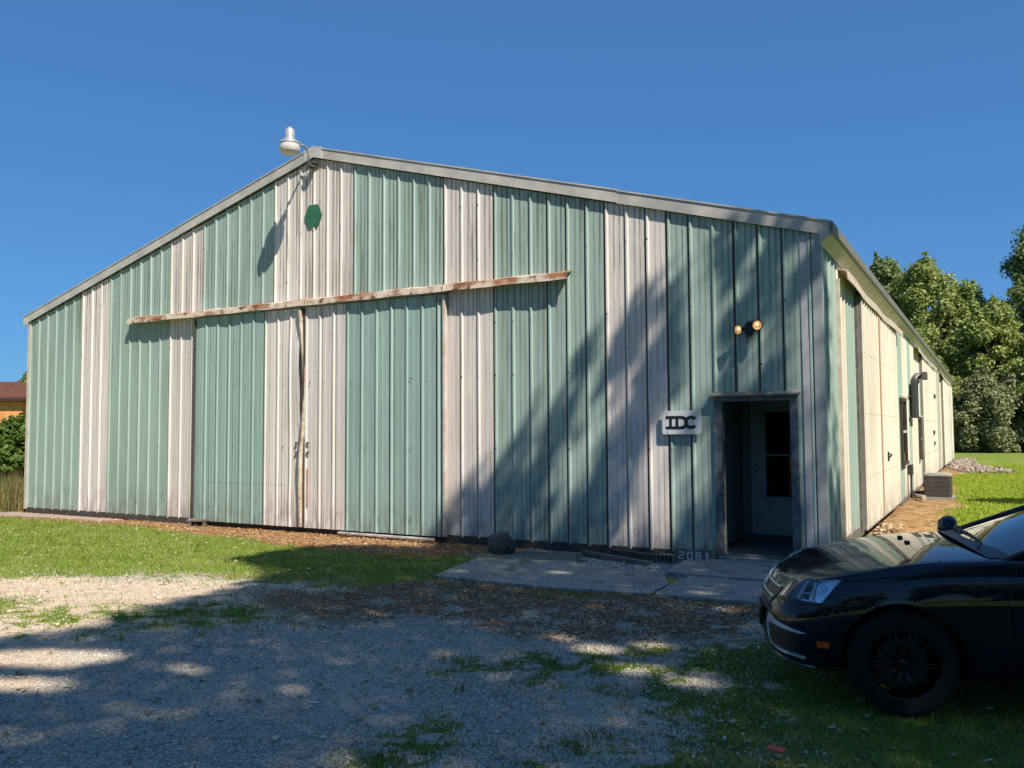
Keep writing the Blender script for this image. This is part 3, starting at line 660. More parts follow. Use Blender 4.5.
V = np.stack([X.ravel(), Y.ravel(), ZZ.ravel()], 1); nx = len(gx); ny = len(gy)
idx = np.arange(nx*ny).reshape(ny, nx); F = np.stack([idx[:-1,:-1], idx[:-1,1:], idx[1:,1:], idx[1:,:-1]], -1).reshape(-1, 4)
def ground_mat():
    t = NT('ground'); a = t.n('ShaderNodeAttribute', attribute_name='za'); b = t.n('ShaderNodeAttribute', attribute_name='zb')
    sa = t.n('ShaderNodeSeparateColor'); t.t.links.new(a.outputs['Color'], sa.inputs[0]); sb = t.n('ShaderNodeSeparateColor'); t.t.links.new(b.outputs['Color'], sb.inputs[0])
    grass, grav, brown = sa.outputs; orange, dirt, back = sb.outputs
    def th(m, sc, k=.35, w=0):
        return t.ramp(t.math('ADD', m, t.math('MULTIPLY', t.math('SUBTRACT', t.noise(sc, 5, w=w), .5), k*2)), .38, .62)
    vo = t.n('ShaderNodeTexVoronoi'); t.t.links.new(t.co, vo.inputs[0]); vo.inputs['Scale'].default_value = 42
    vc = t.n('ShaderNodeSeparateColor'); t.t.links.new(vo.outputs['Color'], vc.inputs[0])
    st = t.mix(vc.outputs[0], (.36,.32,.27), (.70,.62,.51)); st = t.mix(t.ramp(vo.outputs['Distance'], .35, .75), st, (.30,.26,.20))
    st = t.mix(t.ramp(t.noise(.7, 5, w=3), .42, .62), st, t.mix(t.noise(70, 4), (.44,.36,.27), (.66,.56,.43)))
    soil = t.mix(t.noise(14, 6), (.12,.085,.055), (.26,.20,.13))
    gc = t.mix(t.ramp(t.noise(3.5, 6, w=2), .35, .65), (.12,.19,.022), (.19,.25,.030)); gc = t.mix(t.ramp(t.noise(60, 4, w=6), .5, .75), gc, (.07,.11,.018))
    gc = t.mix(t.math('MULTIPLY', t.ramp(t.noise(1.3, 5, w=12), .46, .68), .6), gc, (.30,.26,.10))
    zc = t.n('ShaderNodeAttribute', attribute_name='zc'); sc_ = t.n('ShaderNodeSeparateColor'); t.t.links.new(zc.outputs['Color'], sc_.inputs[0])
    tc = t.mix(t.ramp(t.noise(9, 7, .7, w=31), .35, .68), (.40,.28,.18), (.70,.55,.39)); tc = t.mix(t.ramp(t.noise(55, 4, w=33), .5, .7), tc, (.78,.66,.50)); st = t.mix(t.math('MULTIPLY', th(sc_.outputs[0], 4, .35, 6), .85), st, tc)
    c = t.mix(th(grav, 5, .3), soil, st)
    bc = t.mix(t.noise(26, 6, w=5), (.14,.075,.042), (.38,.24,.13)); c = t.mix(t.math('MULTIPLY', th(brown, 7, .55, 4), .9), c, bc)
    c = t.mix(th(grass, 11, .9, 8), c, gc)
    oc = t.mix(t.noise(19, 6, w=5), (.16,.075,.03), (.40,.22,.10)); c = t.mix(th(orange, 6, .4, 5), c, oc)
    dc = t.mix(t.ramp(t.noise(5, 7, w=15), .35, .65), (.20,.10,.03), (.42,.28,.14)); c = t.mix(th(dirt, 4, .3, 9), c, dc)
    kc = t.mix(t.ramp(t.noise(48, 4, w=25), .45, .62), (.075,.07,.065), (.36,.35,.33)); c = t.mix(th(back, 6, .2, 19), c, kc)
    t.base(c); t.b.inputs['Roughness'].default_value = .95; t.b.inputs['Specular IOR Level'].default_value = .15
    h = t.math('ADD', t.math('MULTIPLY', vo.outputs['Distance'], t.math('MULTIPLY', grav, -1.)), t.noise(45, 6)); t.bump(h, .8, .02)
    return t.m
cr = lambda *a: np.stack([q.ravel() for q in a], 1)
ground = npmesh('ground', V, F, ground_mat(), attr={'za': cr(g_, gr_, br_), 'zb': cr(og_, ds_, bk_), 'zc': cr(tanw(X, Y), 0*X, 0*X)}, smooth=True); tag(ground, kind='structure')

# concrete slabs
def slab(pts, z1, mat, label, seed):
    rr = random.Random(seed); P = []
    for i, (x, y) in enumerate(pts):
        x2, y2 = pts[(i+1) % len(pts)]; n = max(2, int(math.hypot(x2-x, y2-y)/.12))
        for k in range(n):
            t = k/n; P.append((x+(x2-x)*t+rr.uniform(-.012,.012), y+(y2-y)*t+rr.uniform(-.012,.012)))
    m = MB(); m.prism(P, -.06, z1); o = m.build('concrete_slab', mat, None, bevel=.008); return tag(o, label, 'slab', kind='structure')
slab([(-3.93,-2.78),(-4.22,-1.30),(-2.86,-1.06),(-2.84,-1.20),(-1.60,-1.42),(-1.34,-2.0),(-1.32,-2.67),(-2.32,-2.79)], .035, CONC, 'wide cracked slab', 1)
slab([(-1.27,-2.66),(-1.30,-2.02),(-1.27,-1.50),(-.36,-1.46),(.9,-1.44),(1.0,-2.6),(-.16,-2.62)], .04, CONC, 'front slab', 2)
slab([(-1.56,-1.40),(-1.68,-.46),(-1.33,-.18),(.75,-.18),(.8,-1.40),(-.38,-1.42)], .055, CONC, 'door slab', 3)
slab([(-4.0,-1.22),(-4.05,-.45),(-3.2,-.35),(-2.95,-.95),(-2.9,-1.02)], .02, ASPH, 'worn apron', 4)
slab([(-17.0,-.75),(-16.9,-.12),(-13.2,-.10),(-13.6,-.42)], .012, simple('pinkish_concrete', (.36,.27,.21), .9, var=.3, scale=8, bump=.4), 'thin footing', 5)

# gravel stones (real pebbles where they can be told apart)
def scatter(n, x0, x1, y0, y1, wfun):
    x = rng.uniform(x0, x1, n); y = rng.uniform(y0, y1, n); k = rng.random(n) < wfun(x, y); return x[k], y[k]
def infov(x, y, m=1.2):
    dx = x-1.8; dy = y+11.06; dep = -dx*.4903+dy*.8716; lat = dx*.8716+dy*.4903
    return (dep > 3.9) & (np.abs(lat) < dep*.62+m)
cube = np.array([[-1,-1,-1],[1,-1,-1],[1,1,-1],[-1,1,-1],[-1,-1,1],[1,-1,1],[1,1,1],[-1,1,1]])*.577
cf = np.array([[0,3,2,1],[4,5,6,7],[0,1,5,4],[1,2,6,5],[2,3,7,6],[3,0,4,7]])
def stones(name, x, y, r0, r1, mat, z=None):
    n = len(x); r_ = r0+(r1-r0)*rng.random(n)**2.2; A = rng.normal(size=(n,3,3)); Q, _ = np.linalg.qr(A)
    P = cube[None]*(1+rng.uniform(-.35,.35,(n,8,3)))*np.stack([r_, r_*rng.uniform(.6,1,n), r_*rng.uniform(.45,.8,n)], 1)[:,None]
    P = np.einsum('nij,nkj->nki', Q, P); zz = gz(x, y) if z is None else z
    P[:,:,0] += x[:,None]; P[:,:,1] += y[:,None]; P[:,:,2] += (zz+r_*.35)[:,None]
    Fs = (cf[None]+(np.arange(n)*8)[:,None,None]).reshape(-1,4)
    col = np.repeat(rng.random((n,1)), 8, 0)*np.ones((1,3))
    return npmesh(name, P.reshape(-1,3), Fs, mat, attr={'rnd': col})
def rndmat(name, c0, c1, c2=None, rough=.85, trans=0.):
    t = NT(name); a = t.n('ShaderNodeAttribute', attribute_name='rnd'); s_ = t.n('ShaderNodeSeparateColor'); t.t.links.new(a.outputs['Color'], s_.inputs[0])
    c = t.mix(s_.outputs[0], c0, c1)
    if c2: c = t.mix(t.ramp(s_.outputs[1], .66, .80), c, c2)
    t.base(c); t.b.inputs['Roughness'].default_value = rough; t.b.inputs['Specular IOR Level'].default_value = .25
    if trans:
        d = t.n('ShaderNodeBsdfTranslucent'); t.t.links.new(t.mix(.5, c, (.12,.22,.01)), d.inputs[0]); mx = t.n('ShaderNodeMixShader'); mx.inputs[0].default_value = trans
        t.t.links.new(t.b.outputs[0], mx.inputs[1]); t.t.links.new(d.outputs[0], mx.inputs[2]); t.t.links.new(mx.outputs[0], t.out.inputs[0])
    return t.m
GST = rndmat('gravel_stone', (.33,.295,.25), (.74,.66,.55))
def wg(x, y):
    g, a, b, o, d, k = zones(x, y); return infov(x, y)*np.clip(a*(1-g*.6)*(1-b*.93)*(1-.72*tanw(x, y))+k*.25, 0, 1)
x, y = scatter(240000, -13, 3, -9, 0, wg); tag(stones('gravel', x, y, .005, .0135, GST), kind='stuff')
x, y = scatter(1500, -2.9, -1.6, -1.4, -.45, lambda x, y: inpoly(x, y, [(-2.8,-1.15),(-2.9,-.6),(-1.72,-.46),(-1.6,-1.36)])*1.); tag(stones('gravel', x, y, .010, .026, GST), kind='stuff')
x, y = scatter(400, -4.2, .2, -2.8, -.4, lambda x, y: (fbm(x, y, 1.5) > .55)*1.); tag(stones('gravel', x, y, .006, .014, GST, z=np.full(len(x), .035)), kind='stuff')
# rubble heap at the far end of the side wall
x, y = scatter(5200, 0, 2.8, 24, 41, lambda x, y: polyw(x, y, [(.05,41),(.1,30),(1.0,25.2),(2.5,25.6),(2.4,28),(1.0,33),(.9,41)], .5))
tag(stones('rubble', x, y, .02, .09, rndmat('rubble_stone', (.14,.105,.08), (.46,.38,.31)), z=.0+.07*rng.random(len(x))), kind='stuff')

# grass blades
def blades(name, x, y, h0, h1, w0, mat, lean=.5, zoff=0):
    n = len(x); h = h0+(h1-h0)*rng.random(n); a = rng.uniform(0, 2*PI, n); ln = rng.normal(0, lean, n)*h; ld = rng.uniform(0, 2*PI, n)
    w_ = w0*rng.uniform(.6,1.4,n); z = gz(x, y)+zoff
    b0 = np.stack([x-np.cos(a)*w_, y-np.sin(a)*w_, z-.005], 1); b1 = np.stack([x+np.cos(a)*w_, y+np.sin(a)*w_, z-.005], 1)
    m0 = np.stack([x-np.cos(a)*w_*.7+np.cos(ld)*ln*.35, y-np.sin(a)*w_*.7+np.sin(ld)*ln*.35, z+h*.6], 1); m1 = m0+np.stack([np.cos(a)*w_*1.4, np.sin(a)*w_*1.4, 0*h], 1)
    tp = np.stack([x+np.cos(ld)*ln, y+np.sin(ld)*ln, z+h], 1); tp2 = tp+.0005
    V = np.stack([b0, b1, m1, m0, tp2, tp], 1).reshape(-1, 3); i = np.arange(n)*6
    F = np.concatenate([np.stack([i, i+1, i+2, i+3], 1), np.stack([i+3, i+2, i+4, i+5], 1)])
    col = np.repeat(rng.random((n,2)), 6, 0); col = np.concatenate([col, col[:,:1]], 1)
    return npmesh(name, V, F, mat, attr={'rnd': col})
GRS = rndmat('grass_blade', (.12,.21,.018), (.23,.32,.035), (.42,.36,.14), .7, .3)
GRS2 = rndmat('clover_grass_blade', (.09,.15,.025), (.18,.25,.05), (.36,.30,.13), .7, .3)
wgr = lambda x, y: infov(x, y)*zones(x, y)[0]*(~((x > -BW-.05) & (x < .03) & (y > -.05)))
x, y = scatter(150000, -20, -3, -6.5, .5, wgr); tag(blades('grass', x, y, .010, .045, .004, GRS, .9), kind='stuff')
x, y = scatter(1500, -18, -3.2, -6.8, -.3, lambda x, y: wgr(x, y)*(fbm(x+3, y, 1.6) > .52)); k = 16; x = np.repeat(x, k)+rng.normal(0, .03, len(x)*k); y = np.repeat(y, k)+rng.normal(0, .03, len(y)*k); tag(blades('weed_tufts', x, y, .02, .085, .0045, GRS, .8), kind='stuff')
x, y = scatter(170000, -2.5, 4.2, -9, -2, wgr); tag(blades('grass', x, y, .008, .036, .0030, GRS2, .9), kind='stuff')
x, y = scatter(1500, -2.5, 4.2, -9, -2, lambda x, y: wgr(x, y)*(fbm(x+3, y, 2.2) > .55)); k = 14; x = np.repeat(x, k)+rng.normal(0, .022, len(x)*k); y = np.repeat(y, k)+rng.normal(0, .022, len(y)*k); tag(blades('weed_tufts', x, y, .02, .075, .0035, GRS2, .8), kind='stuff')
x, y = scatter(120000, 0, 8, 1, 34, wgr); tag(blades('grass', x, y, .03, .07, .010, rndmat('lawn_blade', (.30,.40,.03), (.42,.52,.045), (.50,.50,.09), .7, .4), .5), kind='stuff')
# leaf litter
def flakes(name, x, y, r0, r1, mat, z=None):
    n = len(x); r_ = rng.uniform(r0, r1, n); a = rng.uniform(0, 2*PI, n); asp = rng.uniform(.2,.8,n); zz = (gz(x, y) if z is None else z)+.008+rng.random(n)*.012
    t = np.array([[-1,-1],[1,-1],[1,1],[-1,1]]); P = np.zeros((n,4,3)); lx = t[None,:,0]*r_[:,None]; ly = t[None,:,1]*(r_*asp)[:,None]
    P[:,:,0] = x[:,None]+lx*np.cos(a)[:,None]-ly*np.sin(a)[:,None]; P[:,:,1] = y[:,None]+lx*np.sin(a)[:,None]+ly*np.cos(a)[:,None]; P[:,:,2] = zz[:,None]+rng.normal(0,.25,(n,4))*r_[:,None]
    F = (np.arange(n)*4)[:,None]+np.arange(4)[None]; col = np.repeat(rng.random((n,2)), 4, 0); col = np.concatenate([col, col[:,:1]], 1)
    return npmesh(name, P.reshape(-1,3), F, mat, attr={'rnd': col})
LIT = rndmat('leaf_litter', (.13,.06,.033), (.38,.22,.12), (.50,.40,.28)); LITO = rndmat('straw_litter', (.22,.09,.035), (.50,.26,.09), (.50,.40,.24))
x, y = scatter(60000, -6, 2.5, -5.5, -2, lambda x, y: zones(x, y)[2]); tag(flakes('leaf_litter', x, y, .005, .017, LIT), kind='stuff')
x, y = scatter(20000, -18, -4, -2, .0, lambda x, y: zones(x, y)[3]*.8); tag(flakes('leaf_litter', x, y, .006, .022, LITO), kind='stuff')
x, y = scatter(3800, -15, 4, -9, -.5, lambda x, y: infov(x, y)*1.); tag(flakes('leaf_litter', x, y, .008, .028, rndmat('dry_leaf', (.16,.09,.04), (.50,.38,.22), (.60,.55,.42))), kind='stuff')
x, y = scatter(2500, 0, 1.1, 1, 24, lambda x, y: zones(x, y)[4]); tag(flakes('leaf_litter', x, y, .005, .02, LITO), kind='stuff')
# straw heap by the side door
x = rng.normal(.24,.08,420); y = rng.normal(4.5,.35,420); tag(flakes('straw_heap', np.clip(x,.12,.5), y, .015, .045, rndmat('pale_straw', (.40,.27,.14), (.66,.52,.34)), z=.0+.12*rng.random(420)*np.clip(1-np.abs(y-4.5)/.8,0,1)), kind='stuff')

# ------------------------------------------------------------------ foliage
def leafcloud(P, N, size, mat, name, parent=None, flat=.5):
    n = len(P); s_ = size*rng.uniform(.55,1.35,n); nn = N+rng.normal(0, flat, (n,3)); nn /= np.linalg.norm(nn, axis=1, keepdims=True)
    t = np.cross(nn, rng.normal(size=(n,3))); t /= np.linalg.norm(t, axis=1, keepdims=True); b = np.cross(nn, t)
    w_ = s_*.55; c = [P-t*s_[:,None], P+b*w_[:,None]-t*(s_*.1)[:,None], P+t*s_[:,None]+nn*(s_*.15)[:,None], P-b*w_[:,None]+t*(s_*.1)[:,None]]
    V = np.stack(c, 1).reshape(-1,3); F = (np.arange(n)*4)[:,None]+np.arange(4)[None]
    col = np.repeat(rng.random((n,2)), 4, 0); col = np.concatenate([col, col[:,:1]], 1)
    return npmesh(name, V, F, mat, parent, attr={'rnd': col})
def crownpts(n, blobs, thick=.62):
    """leaf points spread through the shells of many limb-end clumps"""
    w_ = np.array([b[3]**2 for b in blobs]); pick = rng.choice(len(blobs), n, p=w_/w_.sum()); B = np.array(blobs)[pick]
    d = rng.normal(size=(n,3)); d[:,2] += .25; d /= np.linalg.norm(d, axis=1, keepdims=True)
    rr_ = 1-thick*rng.random(n)**1.3; r_ = B[:,3]*rr_*(1+.18*np.sin(d[:,0]*5+B[:,0])*np.cos(d[:,1]*6+B[:,1]))
    return B[:,:3]+d*r_[:,None]*np.array([1,1,.8]), d
BARK = simple('bark', (.09,.07,.055), .95, var=.5, scale=6, bump=.6)
def tree(loc, h, R_, n, size, mat, label, group=None, name='tree', base=.25, seed=0, up=0., nb=48, trunk=True, cat='tree', clump=.25):
    n = int(n*2.3); size = size*.55; h = h*.945
    rr = random.Random(seed); root = empty(name, (*loc, 0), label, cat, group)
    blobs = []
    for i in range(nb):
        t = (i+.5)/nb; zf = base+(1-base)*t; env = math.sin(PI*min(1, .12+.88*((zf-base)/(1-base))**.8))**.6 if up == 0 else (1-((zf-base)/(1-base)))**.7+.08
        a = i*2.39996+rr.uniform(-.4,.4); q = R_*env*rr.uniform(.35,1.0)*.8; br = R_*clump*rr.uniform(.6,1.25)
        blobs.append((q*math.cos(a), q*math.sin(a), h*zf-br*.6, br))
    blobs.append((0,0,h-R_*.3,R_*.25))
    # upward sprays make the outline feathery
    for i in range(nb//2):
        b = blobs[rr.randrange(len(blobs))]
        if b[2] > h*.55:
            for k in range(3): blobs.append((b[0]*(1.05+.05*k), b[1]*(1.05+.05*k), b[2]+b[3]*(.7+.45*k), b[3]*(.42-.1*k)))
    P, D = crownpts(n, blobs); P[:,2] = np.maximum(P[:,2], .15)
    # spiky sprays so the outline is feathery
    leafcloud(P, D*.6+np.array([0,0,.5]), size, mat, 'crown', root, .55)
    if trunk:
        m = MB(); m.tube([(0,0,-.1),(.1,0,h*.25),(0,.1,h*.5),(.1,.1,h*.8)], [R_*.075,R_*.06,R_*.045,R_*.015], 9)
        for i in range(0, len(blobs), 2):
            b = blobs[i]; z0 = max(h*.16, b[2]*.62); m.tube([(0,.05,z0),(b[0]*.5,b[1]*.5,z0+(b[2]-z0)*.6),(b[0]*.92,b[1]*.92,b[2])], [R_*.03,R_*.018,R_*.006], 6)
        m.build('trunk', BARK, root)
    return root
LG = rndmat('maple_leaf', (.16,.21,.055), (.32,.38,.11), None, .6, .3); LD = rndmat('dark_leaf', (.14,.19,.065), (.25,.305,.105), None, .55, .25)
LY = rndmat('yellow_green_leaf', (.21,.26,.07), (.42,.46,.14), None, .6, .35); LO = rndmat('olive_leaf', (.16,.175,.075), (.32,.33,.16), None, .7, .2)
TG = 'trees at the back of the lawn'
T = [((-9.5,64),17.2,3.8,8000,.26,LG,'rounded green tree, leftmost above the barn eave',{}),
     ((-6.0,70),17.8,5.0,11000,.30,LD,'dark green tree behind the eave, right of the rounded one',{}),
     ((-2.6,66),16.6,4.4,12000,.28,LY,'feathery yellow green tree with the highest rounded top beside the barn eave',{}),
     ((.2,72),15.2,4.2,10000,.28,LG,'mid green tree right of the feathery one, under the gap in the skyline',{}),
     ((5.6,70),19.6,4.6,13000,.28,LD,'tallest dark green tree at the right edge of the photo',{}),
     ((2.2,62),11.6,4.2,12000,.26,LY,'broad light green tree in front of the tallest dark one',dict(base=.12)),
     ((-3.2,60),9.5,3.8,10000,.26,LG,'lower green tree just above the far end of the barn roof',dict(base=.1)),
     ((5.8,61),10.5,4.0,10000,.26,LG,'bushy green tree at the right edge below the tallest one',dict(base=.1)),
     ((1.5,57),5.8,3.3,11000,.20,LO,'low grey olive shrubby tree at the edge of the lawn, in front of the others',dict(base=.12)),
     ((-1.6,58.5),6.6,2.6,7000,.22,LG,'small green tree between the far corner of the barn and the olive one',dict(base=.06)),
     ((5.4,57.5),6.0,3.0,8000,.22,LG,'low green tree at the right edge beside the olive one',dict(base=.1)),
     ((-13,70),15,5,5000,.4,LG,'leafy tree hidden behind the barn, left of the rounded one',{}),
     ((11,66),17,5.5,7000,.4,LG,'wide leafy tree beyond the right edge of the lawn',dict(base=.1)),
     ((17,60),15,5.5,6000,.45,LD,'dark leafy tree far to the right of the lawn',dict(base=.1)),
     ((-20,72),14,5.5,5000,.45,LD,'dark leafy tree far behind the middle of the barn',{})]
for i, (loc, h, R_, n, sz, mt, lb, kw) in enumerate(T): tree(loc, h, R_, n, sz, mt, lb, TG, seed=i, **kw)
# shaded scrub and a far wood closing the gaps
bl = [(rng.uniform(-14,22), rng.uniform(62,70), rng.uniform(.5,2.4), rng.uniform(1.4,2.4)) for _ in range(60)]
P, D = crownpts(26000, bl); P[:,2] = np.maximum(P[:,2], .05); tag(leafcloud(P, D, .30, LD, 'undergrowth'), kind='stuff')
bl = [(rng.uniform(-60,90), rng.uniform(84,96), rng.uniform(2,8.5), rng.uniform(2.5,4.2)) for _ in range(150)]
P, D = crownpts(45000, bl); P[:,2] = np.maximum(P[:,2], .05); tag(leafcloud(P, D, .55, LD, 'far_wood'), kind='stuff')
bl = [(rng.uniform(-45,55), rng.uniform(-46,-38), rng.uniform(1,7.5), rng.uniform(2.2,3.8)) for _ in range(110)]  # unseen wood added behind the camera to darken the car's reflections
P, D = crownpts(16000, bl); P[:,2] = np.maximum(P[:,2], .05); tag(leafcloud(P, D, .75, LG, 'far_wood'), kind='stuff')
# left side: house, bush, tall dry weeds, trees
hs = empty('house', (-33.4,9.6,0), 'low house with orange wood wall and brown roof behind the bush', 'house', rz=math.radians(29))
m = MB(); m.box(-14,0.2,0,9,0,3.05); m.build('wall', HWALL, hs)
m = MB(); m.box(-14.6,2.2,-.24,9.6,3.08,3.16); m.box(-14.6,2.2,-.26,-.20,3.06,3.86); m.box(2.14,2.2,-.2,9.6,3.06,3.86)
m.add([(-14.6,-.2,3.86),(2.2,-.2,3.86),(2.2,9.6,3.86),(-14.6,9.6,3.86),(-10,4.4,4.0),(-2,4.4,4.0)], [(0,1,5,4),(1,2,5),(2,3,4,5),(3,0,4)])
m.build('roof', HROOF, hs)
m = MB(); m.box(-14.6,2.2,-.30,-.261,3.06,3.2); m.build('gutter', simple('dark_gutter', (.05,.03,.025), .5), hs)
m = MB(); m.box(1.9,2.05,-.15,.0,0,3.07); m.build('porch_post', WOODG, hs)
for xx in (-4,-8): 
    w_ = MB().box(xx,xx+1.3,-.04,.0,1,2.2).build('window', GLASSD, hs)
    for z in (.92,2.2): MB().box(xx-.08,xx+1.38,-.06,-.041,z,z+.08).build('window_frame', TRIMW, w_)
LB = rndmat('bush_leaf', (.045,.09,.016), (.13,.19,.03), None, .5, .3)
def bush(loc, h, R_, n, size, label, seed, mat=LB):
    rr = random.Random(seed); root = empty('bush', (*loc,0), label, 'bush'); bl = []
    for i in range(24):
        a = rr.uniform(0, 6.28); q = R_*rr.uniform(.1,.75); b = R_*rr.uniform(.28,.45); bl.append((q*math.cos(a), q*math.sin(a), b*.6+(h-b*1.6)*((i*.618) % 1), b))
    P, D = crownpts(n, bl); P[:,2] = np.maximum(P[:,2], .03); leafcloud(P, D*.5+np.array([0,0,.4]), size, mat, 'foliage', root)
    m = MB()
    for b in bl: m.tube([(b[0]*.2,b[1]*.2,-.05),(b[0]*.6,b[1]*.6,b[2]*.6),b[:3]], [.02,.012,.004], 6)
    m.build('stem', BARK, root); return root
bush((-18.95,1.0), 2.35, 1.35, 17000, .075, 'leafy green bush against the left corner of the barn', 2)
bush((-22.6,2.4), 2.1, 1.5, 12000, .07, 'larger leafy bush behind the first, below the house roof', 4)
x = rng.normal(-17.75,.5,2600); y = rng.normal(.25,.45,2600); k = x < -16.85; x, y = x[k], y[k]
tag(blades('dry_weeds', x, y, .25, .95, .006, rndmat('dry_weed', (.20,.15,.06), (.42,.33,.17), (.12,.17,.03), .8, .3), .3), 'tuft of tall dry weeds at the left corner of the barn', 'weeds')
tree((-57.4,24.3), 5.8, 1.7, 4000, .3, LD, 'small dark tree showing above the brown roof at the left edge', seed=31)
tree((-52,30), 8, 4, 5000, .35, LG, 'round green tree beyond the house, left of the frame', seed=32)
tree((-30,40), 3.9, 3.2, 5000, .3, LG, 'low green tree behind the porch of the house', seed=33, base=.1)

# ------------------------------------------------------------------ trees by the camera whose shade falls on the yard
P_sh = [(-5.45,-6.9),(-5.24,-6.5),(-5.5,-5.04),(-5.62,-4.14),(-6.1,-3.2),(-7.18,-2.87),(-7.17,-1.55),(-6.45,-.81),(-5.44,-.67),(-5.9,.1),(-5.55,.8),(-5.2,1.3),(-4.7,1.62),(-4.1,1.95),(-3.9,2.05),(-2.95,2.1),(-1.5,1.75),(0,1.25),(.6,.5),(2.5,1.0),(6,-.3),(9,-4),(9,-16),(1,-22),(-5,-20),(-6.5,-14),(-4.9,-9.5),(-5.9,-8.6)]
HOLES = [(-4.6,-7.1,.75,.26,.5),(-4.1,-7.6,.5,.16,.4),(-3.3,-6.76,.22,.07,0),(-.92,-4.85,.22,.14,.3),(-.46,-5.18,.25,.10,.3),(-.05,-5.3,.18,.10,.3),(-.62,-4.55,.16,.1,0),(-1.35,-4.68,.16,.08,0),(-2.72,-1.9,.22,.08,0),(-.87,-2.4,.15,.08,0),(-.4,-2.9,.2,.08,.2),
  (-4.27,.60,.60,.11,-.98),(-3.05,.48,.60,.16,-.70),(-2.45,.24,.42,.12,-.54),(-3.8,1.37,1.0,.12,-.5),(-2.0,1.1,.70,.09,-.5),(-2.4,.52,.42,.09,-.49),(-.55,.3,.45,.06,-.45),(-1.2,.62,.4,.06,-.5)]
def shade(x, y):
    wx = x+.35*(fbm(x, y, 1.3)-.5); wy = y+.35*(fbm(x+31, y, 1.3)-.5)
    w_ = polyw(wx, wy, P_sh, .3)
    for hx_, hy_, a, b, an in HOLES:
        dx = x-hx_; dy = y-hy_; c, s_ = math.cos(an), math.sin(an); q = ((dx*c+dy*s_)/a)**2+((-dx*s_+dy*c)/b)**2
        w_ = w_*np.clip((q-.7)*1.8, 0.0, 1)
    su = x*.84+y*.56; sv = -x*.56+y*.84
    st_ = np.clip((vnoise(su+3, sv*.14, 4.2)*.65+vnoise(su, sv*.3+9, 9.)*.35-.45)*5.5+.5, 0, 1)
    zone = np.clip((y+.15)*3, 0, 1)*np.clip((-x-.2)*2, 0, 1)
    w_ = w_*(1-zone*(1-st_)*.95)
    return w_
n = 300000
xs = rng.uniform(-8, 9.5, n); ys = rng.uniform(-22, 4, n); zs = rng.uniform(13, 18, n); wv = shade(xs, ys)
keep = rng.random(n) < wv*np.where(ys > -.3, .8, 1.); xs, ys, zs = xs[keep], ys[keep], zs[keep]
P = np.stack([xs+A_*zs, ys-B_*zs, zs], 1)
TR = [((13.0,-8.0),'tall leafy tree standing beside the car, its crown shading the doorway'),((12.0,-17.0),'tall leafy tree right of the camera, its crown shading the gravel'),((18.5,-13),'tall leafy tree set back to the right of the yard'),((15.0,-25.0),'tall leafy tree behind the camera shading the drive')]
dist = np.stack([np.hypot(P[:,0]-t[0][0], (P[:,1]-t[0][1])) for t in TR], 1); who = dist.argmin(1)
for i, (loc, lb) in enumerate(TR):
    root = empty('tree', (*loc, 0), lb, 'tree', 'shade trees beside the yard'); Q = P[who == i]-np.array([*loc, 0])
    leafcloud(Q, np.tile(np.array([[.3,-.2,1.]]), (len(Q),1)), .078, LG, 'crown', root, .45)
    m = MB(); m.tube([(0,0,-.2),(0,0,.5),(.1,.05,5),(0,.1,11),(.2,0,15.5)], [.48,.34,.30,.22,.08], 12)
    if len(Q):
        for q in Q[rng.choice(len(Q), min(16, len(Q)), replace=False)]:
            z0 = rng.uniform(9, 12.5); m.tube([(0,.05,z0),(q[0]*.45,q[1]*.45,z0+(q[2]-z0)*.55),(q[0]*.95,q[1]*.95,q[2])], [.10,.06,.02], 7)
    m.build('trunk', BARK, root, smooth=True)
# tree to the right of the lawn whose shade crosses the grass
root = empty('tree', (9.5,8.2,0), 'leafy tree right of the lawn, its shade crossing the grass by the air conditioner', 'tree', 'shade trees beside the yard')
n = 16000; a = rng.uniform(0, 2*PI, n); q = np.sqrt(rng.random(n)); zs = rng.uniform(5.5, 9, n)
P = np.stack([4.3+3.0*q*np.cos(a)+A_*zs, 11.9+1.15*q*np.sin(a)-B_*zs, zs], 1)-np.array([9.5,8.2,0]); leafcloud(P, np.tile(np.array([[0,0,1.]]), (n,1)), .10, LG, 'crown', root, .6)
m = MB(); m.tube([(0,0,-.2),(0,0,2),(.1,0,5),(0,.1,8)], [.3,.22,.15,.05], 10)
for q in P[rng.choice(n, 12)]: m.tube([(0,0,4),(q[0]*.5,q[1]*.5,4+(q[2]-4)*.6),tuple(q)], [.07,.04,.015], 6)
m.build('trunk', BARK, root)

# ------------------------------------------------------------------ car
car = empty('parked_car', (.2474,-4.8476,0), 'dark navy car parked on the grass at the right, its nose towards the open doorway', 'car', rz=.244)
car.scale = (.9484,)*3
def lerp(tab, x):
    for (a, b), (c, d) in zip(tab, tab[1:]):
        if x <= c: t = max(0, (x-a)/(c-a)); return b+(d-b)*t
    return tab[-1][1]
WT = [(0,.50),(.05,.62),(.12,.71),(.22,.785),(.4,.85),(.7,.885),(.93,.90),(1.6,.895),(3.4,.895),(3.9,.88),(4.3,.84),(4.5,.76)]
ZT = [(0,.745),(.2,.792),(.4,.836),(.7,.888),(1.1,.955),(1.5,.985),(3.5,1.05),(4.3,1.06),(4.5,1.02)]
RK = [(.18,.11),(.3,.05),(.48,0),(.56,.02),(.66,.09),(.76,.17),(.9,.22)]
def sec_(s):
    w_ = lerp(WT, s); zs = lerp(ZT, s)
    return [(w_*.92,.19),(w_*.965,.27),(w_*1.0,.44),(w_*1.0,.60),(w_*.985,zs-.14),(w_*.955,zs-.05),(w_*.91,zs-.006),(w_*.87,zs+.004),(w_*.60,zs+.022),(w_*.30,zs+.032),(0,zs+.034)]
